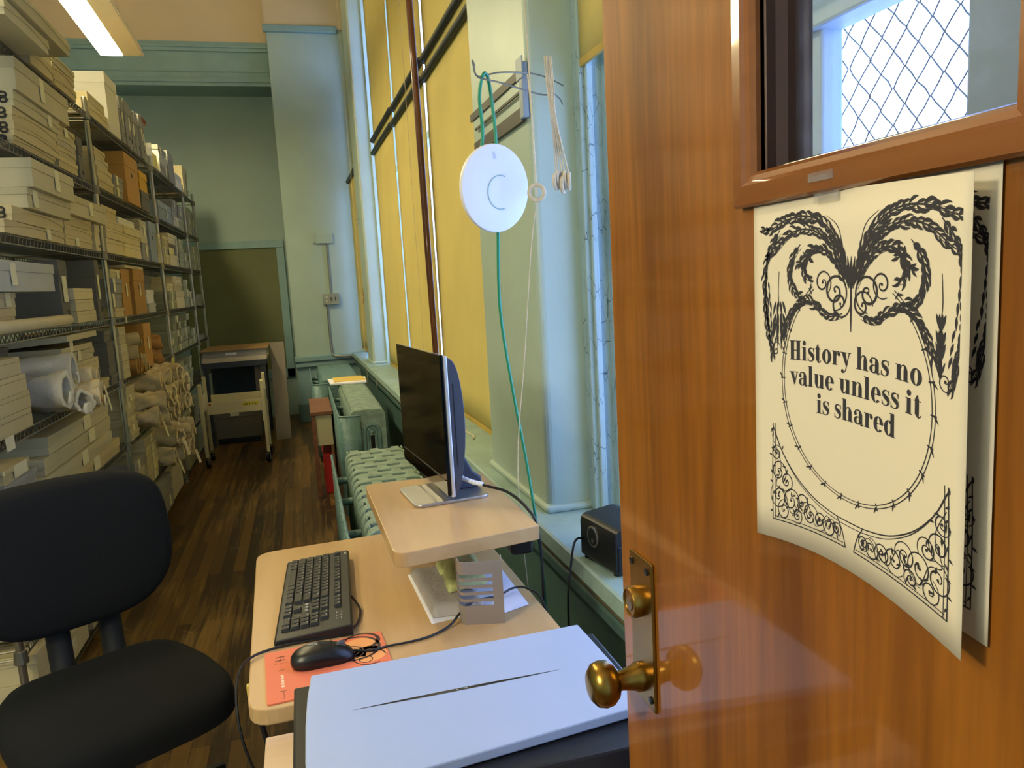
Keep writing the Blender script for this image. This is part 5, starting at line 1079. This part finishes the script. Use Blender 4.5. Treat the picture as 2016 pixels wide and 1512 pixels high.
# ---------------------------------------------------------------- radiators
M_rad = mat('radiator_paint', '#5F7F7B', 0.45, var=0.22, scale=16, bump=0.55, bscale=70)
M_rad2 = mat('radiator_paint_dusty', '#7B9083', 0.6, var=0.22, scale=22, bump=0.6, bscale=80)
M_duct = mat('old_shield_paint', '#5C7C7C', 0.4, var=0.2, scale=12, bump=0.5, bscale=50)
def radiator(label, x0, x1, y0, y1, zt, pitch=0.062, slot=0.022, dusty=True, shield=True, sx=None, stag=False):
    t = thing('radiator', label, 'radiator', ((x0+x1)/2, (y0+y1)/2, 0), group='cast-iron radiators under the sill')
    w = x1-x0; n = int((y1-y0)/pitch); th = pitch-slot
    rows = 3 if stag else 4; rw = w/rows
    prof = rpoly([(x0, 0.09), (x1, 0.09), (x1, zt), (x0, zt)], [.02, .02, .05, .05], 5)
    for i in range(n):
        ya = y0+i*pitch
        b = MB(); b.prism(prof, ya+.004, ya+th-.004, 'y')
        for k in range(rows+1+(1 if stag and i % 2 else 0)):
            xx = min(x1, max(x0, x0+w*(k-(0.5 if stag and i % 2 else 0))/rows))
            xa = max(x0+.012, xx-0.021); xb = min(x1-.012, xx+0.021)
            b.box(xa, xb, ya+th-.006, ya+pitch+.006, 0.12, zt-0.0015)
        for xx in (x0+0.03, x1-0.03):
            if i in (0, n-1): b.box(xx-.015, xx+.015, ya, ya+th, 0, 0.1)
        part('section', b, M_rad2 if dusty else M_rad, t, bev=0.007)
    # raised loop on the near end
    cx_ = (x0+x1)/2+0.02; b = MB()
    for (rx, r) in ((0.045, .010), (0.025, .006)):
        pts = [(cx_-rx, y0+.003, 0.18), (cx_-rx, y0+.003, zt-0.14)]+[(cx_-rx*math.cos(a), y0+.003, zt-0.14+rx*math.sin(a)) for a in [PI*k/8 for k in range(1, 8)]]+[(cx_+rx, y0+.003, zt-0.14), (cx_+rx, y0+.003, 0.18)]
        b.tube(pts, r, 8)
    b.lathe([(0.013, 0), (0.013, .01), (.007, .014)], (cx_, y0, zt-0.135), (0, -1, 0), 12)
    part('end_moulding', b, M_rad, t, smooth=True)
    part('end_slot', MB().box(cx_-.012, cx_+.012, y0+.0005, y0+.004, 0.2, zt-0.16), M_black, t)
    if shield:
        sx = sx if sx is not None else x0-0.075
        z_lo = 0.06
        P = [(x0+0.06, y0-.02), (sx+0.035, y0-.02), (sx+0.006, y0+.0), (sx, y0+.04), (sx, y1-.06), (sx+.008, y1)]
        def zt_f(i, y): return zt-0.03+(0.012 if i in (3, 4) else 0)-0.02*math.sin((y-y0)/(y1-y0)*PI)*0
        b = MB()
        for i, p in enumerate(P): b.v += [(p[0], p[1], z_lo), (p[0]+(.0), p[1], zt_f(i, p[1]))]
        for i in range(len(P)-1): b.f.append((2*i, 2*i+2, 2*i+3, 2*i+1))
        part('side_shield', b, M_duct, t, solid=0.005, smooth=True, shade=30)
        b = MB(); b.tube([(p[0], p[1], zt_f(i, p[1])) for i, p in enumerate(P)], 0.006, 8)
        part('rolled_lip', b, M_duct, t, smooth=True)
        for yy in (y0+0.30, y0+(y1-y0)*.55, y1-0.25):
            b = MB(); b.tube([(sx+.002, yy, zt-0.10), (x0+.01, yy, zt-0.10)], 0.016, 10); part('spacer_pipe', b, M_rad, t, smooth=True)
        b = MB()
        for k in range(14): b.lathe([(.006, 0), (.005, .003), (0, .004)], (sx-.002, y0+.08+k*(y1-y0-.15)/13, zt-0.065), (-1, 0, 0), 8)
        part('rivet', b, M_duct, t)
    return t
radiator('nearest dusty green radiator with an oblong-slotted top, behind the desk', 0.140, 0.435, 2.42, 3.78, 0.648, pitch=0.092, slot=0.030, sx=0.082, stag=True)
radiator('middle blue-green radiator with a raised loop on its end, folder on top', 0.225, 0.440, 4.60, 6.05, 0.70, pitch=0.058, slot=0.006, sx=0.158)
radiator('farthest blue-green radiator, low in the corner by the pilaster', 0.100, 0.430, 6.40, 7.70, 0.69, pitch=0.058, slot=0.002, dusty=False, shield=True, sx=0.035)
f = thing('manila_folder', 'cream folder with a yellow edge lying on the far end of the middle radiator', 'folder', (0.31, 6.05, 0.705))
part('papers', MB().prism([(0.17, 5.93), (0.44, 5.90), (0.455, 6.24), (0.16, 6.26)], 0.7015, 0.712, 'z'), M_sheet, f)
part('cover', MB().prism([(0.20, 6.0), (0.45, 5.99), (0.43, 6.30), (0.20, 6.30)], 0.7125, 0.716, 'z'), mat('manila', '#D0B45C', 0.8), f)
# ---------------------------------------------------------------- small table and red box in front of the middle radiator
t = thing('small_table', 'small brown-topped cream table in front of the middle radiator', 'table', (0.075, 5.65, 0))
part('table_top', MB().box(0.0, 0.150, 5.32, 6.02, 0.575, 0.60), M_brownwood, t, bev=0.003)
part('apron', MB().box(0.035, 0.140, 5.345, 6.0, 0.36, 0.575), mat('cream_enamel', '#B7AD84', 0.5, var=0.05), t)
for (yy) in (5.35, 5.97): part('leg', MB().box(0.006, 0.034, yy-.02, yy+.02, 0, 0.575), M_brownwood, t)
for (yy) in (5.37, 5.97): part('leg', MB().box(0.122, 0.142, yy-.02, yy+.02, 0, 0.36), M_brownwood, t)
r = thing('red_bin', 'red metal bin on the floor under the small table', 'bin', (0.092, 5.60, 0))
M_red = mat('red_enamel', '#B3201A', 0.35, var=0.06)
b = MB(); b.box(0.065, 0.120, 5.40, 5.80, 0.0, 0.285); part('body', b, M_red, r, bev=0.006)
part('rim', MB().box(0.061, 0.120, 5.395, 5.805, 0.270, 0.288), M_red, r, bev=0.003)
# ---------------------------------------------------------------- cream cart frame
M_cream = mat('cream_enamel_cart', '#C7BF93', 0.42, var=0.05, scale=5)
c = thing('book_cart', 'cream metal cart frame on casters with a shallow tray', 'cart', (-0.6, 6.82, 0))
XA, XB, YA, YC = -0.855, -0.368, 6.66, 7.02
b = MB(); b.box(XA+.04, XB-.01, YA, YA+.006, 0.452, 0.556); part('tray_front', b, M_cream, c, bev=0.002)
b = MB(); b.box(XA+.04, XB-.01, YC-.02, YC-.014, 0.452, 0.575).box(XA+.04, XB-.01, YA, YC-.014, 0.470, 0.474); part('tray', b, M_cream, c, bev=0.002)
for (x, s) in ((XA, 1), (XB, -1)):
    for (y, tall) in ((YA, .70), (YC-.04, .73)):
        b = MB(); b.prism([(y-.004, .36), (y+.045, .36), (y+.045, tall-.01), (y+.02, tall+.012), (y-.004, tall)], x-.016, x+.012, 'x'); part('side_plate', b, M_cream, c, bev=0.002)
        b = MB(); b.box(x-.010, x+.016, y, y+.03, 0.075, 0.50); part('leg', b, M_cream, c, bev=0.002)
        b = MB(); b.box(x-.012, x+.016, y, y+.03, .080, .094); b.lathe([(.026, -.013), (.043, -.011), (.043, .011), (.026, .013)], (x+.002, y+.03, .043), (1, .35*s, 0), 16); part('caster', b, M_black, c)
        b = MB(); b.box(x-.015, x-.011, y+.0, y+.04, .03, .085).box(x+.014, x+.018, y, y+.04, .03, .085); part('caster_fork', b, M_steel, c)
    b = MB(); b.box(x-.004, x+.004, YA+.04, YC-.04, .46, .60); part('side_panel', b, M_cream, c)
M_stk = mat('yellow_sticker', '#C9BB2E', 0.5, var=0.02)
stk = part('sticker', MB().box(-0.535, -0.402, YA-.0012, YA, 0.505, 0.535), M_stk, c, label='yellow sticker with dark print')
b = MB()
for k, (a0, w0) in enumerate(((-.525, .012), (-.505, .014), (-.482, .016), (-.457, .010), (-.438, .018))): b.box(a0, a0+w0*.35, YA-.0018, YA-.0012, .510, .530).box(a0, a0+w0, YA-.0018, YA-.0012, .510, .515)
part('sticker_print', b, M_ink, stk)
part('red_button', MB().lathe([(.009, 0), (.009, .003)], (-.79, YA, .535), (0, -1, 0), 12), mat('red_dot', '#9A2A1E', 0.5), c)
# ---------------------------------------------------------------- dark plan table with sheets of card
t = thing('plan_table', 'dark blue-grey steel table against the far wall', 'table', (-0.68, 7.95, 0))
M_navy = mat('navy_steel', '#2C333B', 0.5, var=0.12)
part('table_top', MB().box(-0.935, -0.365, 7.60, 8.35, 0.745, 0.800), M_navy, t, bev=0.004)
for (x, y) in ((-.905, 7.63), (-.40, 7.63), (-.905, 8.3), (-.40, 8.3)): part('leg', MB().box(x-.02, x+.02, y-.02, y+.02, 0, .745), M_navy, t)
part('back_panel', MB().box(-.89, -.42, 8.28, 8.30, .10, .745), mat('dark_teal', '#1E3138', 0.6), t)
part('side_panel', MB().box(-.475, -.372, 7.66, 7.68, .30, .745), mat('grey_panel', '#68625C', 0.7), t)
k_ = thing('grey_carton', 'dark grey carton with a pale label under the plan table', 'box', (-0.67, 7.95, 0)); 
part('body', MB().box(-.88, -.46, 7.66, 8.22, 0.06, 0.34), BC['dark grey'], k_, bev=.004); part('lid', MB().box(-.885, -.455, 7.655, 8.225, 0.26, 0.345), BC['dark grey'], k_, bev=.003)
part('label_card', MB().box(-.735, -.655, 7.652, 7.655, .275, .335), M_card, k_); part('skid', MB().box(-.86, -.48, 7.7, 8.2, 0, .06), M_black, k_)
b_ = thing('foam_board', 'pale cream board lying along the front of the plan table', 'board', (-.66, 7.9, .8))
part('sheet', MB().box(-.93, -.352, 7.60, 8.25, .801, .842), mat('pale_board', '#C4B79A', .7), b_)
b_ = thing('archive_tray', 'shallow grey tray with a small label on the pale board', 'tray', (-.66, 7.95, .842))
part('body', MB().box(-.925, -.355, 7.64, 8.25, .843, .905), BC['grey'], b_); part('label_card', MB().box(-.72, -.62, 7.637, 7.640, .862, .885), M_sheet, b_)
b_ = part('cardboard_sheet', MB().prism([(-.94, 7.60), (-.335, 7.62), (-.33, 8.3), (-.93, 8.28)], .906, .916, 'z'), mat('cardboard', '#A5824F', .8, var=.1)); b_['label'] = 'brown cardboard sheet on top of the plan table pile'; b_['category'] = 'cardboard'
b = MB(); b.add([(-.335, 7.66, 0.0), (-.195, 7.66, 0.0), (-.195, 7.70, 0.0), (-.335, 7.70, 0.0), (-.325, 8.0, .93), (-.190, 8.0, .93), (-.190, 8.04, .93), (-.325, 8.04, .93)], [(0, 1, 2, 3), (4, 5, 6, 7), (0, 1, 5, 4), (1, 2, 6, 5), (2, 3, 7, 6), (3, 0, 4, 7)])
o = part('leaning_panel', b, mat('taupe_panel', '#7A7263', .7, var=.04), bev=.003); o['label'] = 'tall narrow grey panel leaning beside the plan table'; o['category'] = 'panel'
# ---------------------------------------------------------------- blackboard panel on the far wall
t = thing('chalkboard', 'dark olive board in a blue-green frame on the far wall', 'board', (-.6, 9.12, .6))
part('board', MB().box(-1.22, -.205, 9.13, 9.148, .55, 1.925), mat('olive_board', '#6A6F4B', .75, var=.08, scale=3), t)
b = MB(); b.box(-1.32, -.12, 9.11, 9.149, 1.925, 2.01).box(-.205, -.12, 9.11, 9.149, .45, 1.925).box(-1.32, -1.22, 9.11, 9.149, .45, 1.925).box(-1.32, -.12, 9.11, 9.149, .45, .55); part('frame', b, M_trim, t, bev=.004)
# ---------------------------------------------------------------- electrical boxes on the pilaster
t = thing('junction_box', 'flat painted cover plate high on the corner pilaster', 'electrical box', (.31, 8.53, 1.92))
part('cover', MB().box(.225, .400, 8.515, 8.55, 1.915, 2.025), M_wall, t, bev=.004); part('stub', MB().tube([(.195, 8.53, 1.93), (.25, 8.53, 1.925)], .012, 8), M_wall, t)
t = thing('outlet_box', 'grey steel box of switches and sockets on the corner pilaster', 'electrical outlet', (.33, 8.52, 1.26))
ob = part('housing', MB().box(.245, .415, 8.49, 8.55, 1.262, 1.378), mat('outlet_grey', '#8A9288', .45, var=.05), t, bev=.003)
b = MB()
for z in (1.345, 1.30): b.lathe([(.014, 0), (.014, .003)], (.285, 8.49, z), (0, -1, 0), 14)
part('socket', b, mat('socket_pale', '#B5B5A5', .5), t)
b = MB(); b.box(.325, .332, 8.483, 8.49, 1.30, 1.34).box(.372, .379, 8.483, 8.49, 1.30, 1.34); part('switch', b, M_black, t)
b = MB(); b.tube([(.335, 8.535, 1.915), (.335, 8.535, 1.378)], .010, 10).tube(spline([(.285, 8.535, 1.262), (.285, 8.535, .95), (.288, 8.53, .80), (.30, 8.50, .715), (.36, 8.48, .700), (.50, 8.46, .695)], 5), .011, 10)
o = part('conduit', b, mat('conduit_metal', '#84877C', .4, metal=.5, var=.1), smooth=True); o['label'] = 'painted conduit joining the cover plate, the outlet box and the sill'; o['category'] = 'conduit'
# ---------------------------------------------------------------- ceiling lights on drop rods
M_lit = emis('lit_diffuser', LAMP_C, LAMP_W); M_fix = mat('fixture_enamel', '#C9BFA4', .4, var=.02)
M_lit2 = emis('lit_diffuser_added', LAMP_C, LAMP_W*0.5)
M_up = emis('added_uplight', LAMP_C, LAMP_W*0.35)  # added glow for the fixture tops, brightens frieze and ceiling
M_lit3 = emis('lit_diffuser_mid', LAMP_C, LAMP_W*0.6)
M_dim = mat('unlit_diffuser', '#B9AE90', .35, var=.02)
def fixture(label, x0, y0, y1, z, pitch=0.0, lit=None):
    lit = lit or M_lit
    t = thing('ceiling_light', label, 'ceiling light', (x0+.14, (y0+y1)/2, z), group='fluorescent ceiling lights on rods')
    t.rotation_euler = (pitch, 0, 0)
    L = (y1-y0)/2
    b = MB(); b.prism([(-.155, 0.0), (.155, 0.0), (.135, .07), (-.135, .07)], -L, L, 'y'); part('housing', b, M_fix, t, world=False, bev=.004)
    part('lit_diffuser', MB().box(-.148, .005, -L+.015, L-.015, -.006, .0), lit, t, world=False)
    part('added_uplight_strip', MB().box(-.10, .10, -L+.03, L-.03, .0705, .074), M_up, t, world=False)  # added glowing strip, unseen from below, throws light upward
    part('unlit_diffuser', MB().box(.012, .148, -L+.015, L-.015, -.006, .0), M_dim, t, world=False)
    b = MB()
    for x in (-.13, .13): b.lathe([(.006, 0), (.004, .004)], (x, L-.03, -.006), (0, 0, -1), 8)
    part('screw', b, M_black, t, world=False)
    for y in (-L*.7, L*.7): part('drop_rod', MB().tube([(0, y, .07), (0, y, ZC-z)], .006, 8), M_fix, t, world=False)
fixture('fluorescent light over the aisle, only its left half lit', -1.275, 5.42, 6.66, 3.30, math.radians(-2.0))
fixture('fluorescent light farther back above the shelving, out of the picture', -1.275, 2.6, 3.84, 3.30, 0.0, M_lit3)
fixture('unseen fluorescent light added near the doorway to light the door', -2.2, -0.7, 0.54, 2.90, 0.0, M_lit2)  # unseen fixture, placed to throw light on the door face

g = thing('added_lamp', 'unseen globe lamp added left of the camera to light the door', 'lamp', (-1.2, 0.25, 0))  # added out of view to brighten the open door and its notice
b = MB(); b.lathe([(0.0, -0.12)]+[(0.12*math.cos(a), 0.12*math.sin(a)) for a in [math.radians(-80+16*k) for k in range(11)]]+[(0.0, 0.12)], (-1.2, 0.25, 1.90), (0, 0, 1), 28)
part('globe', b, emis('added_globe', (1.0, 0.90, 0.66), GLOBE_W), g, smooth=True)
part('pole', MB().tube([(-1.2, 0.25, 0.02), (-1.2, 0.25, 1.79)], 0.011, 10), M_brass, g); part('base', MB().lathe([(0.15, 0), (0.15, 0.012), (0.02, 0.03)], (-1.2, 0.25, 0), (0, 0, 1), 28), M_brass, g)
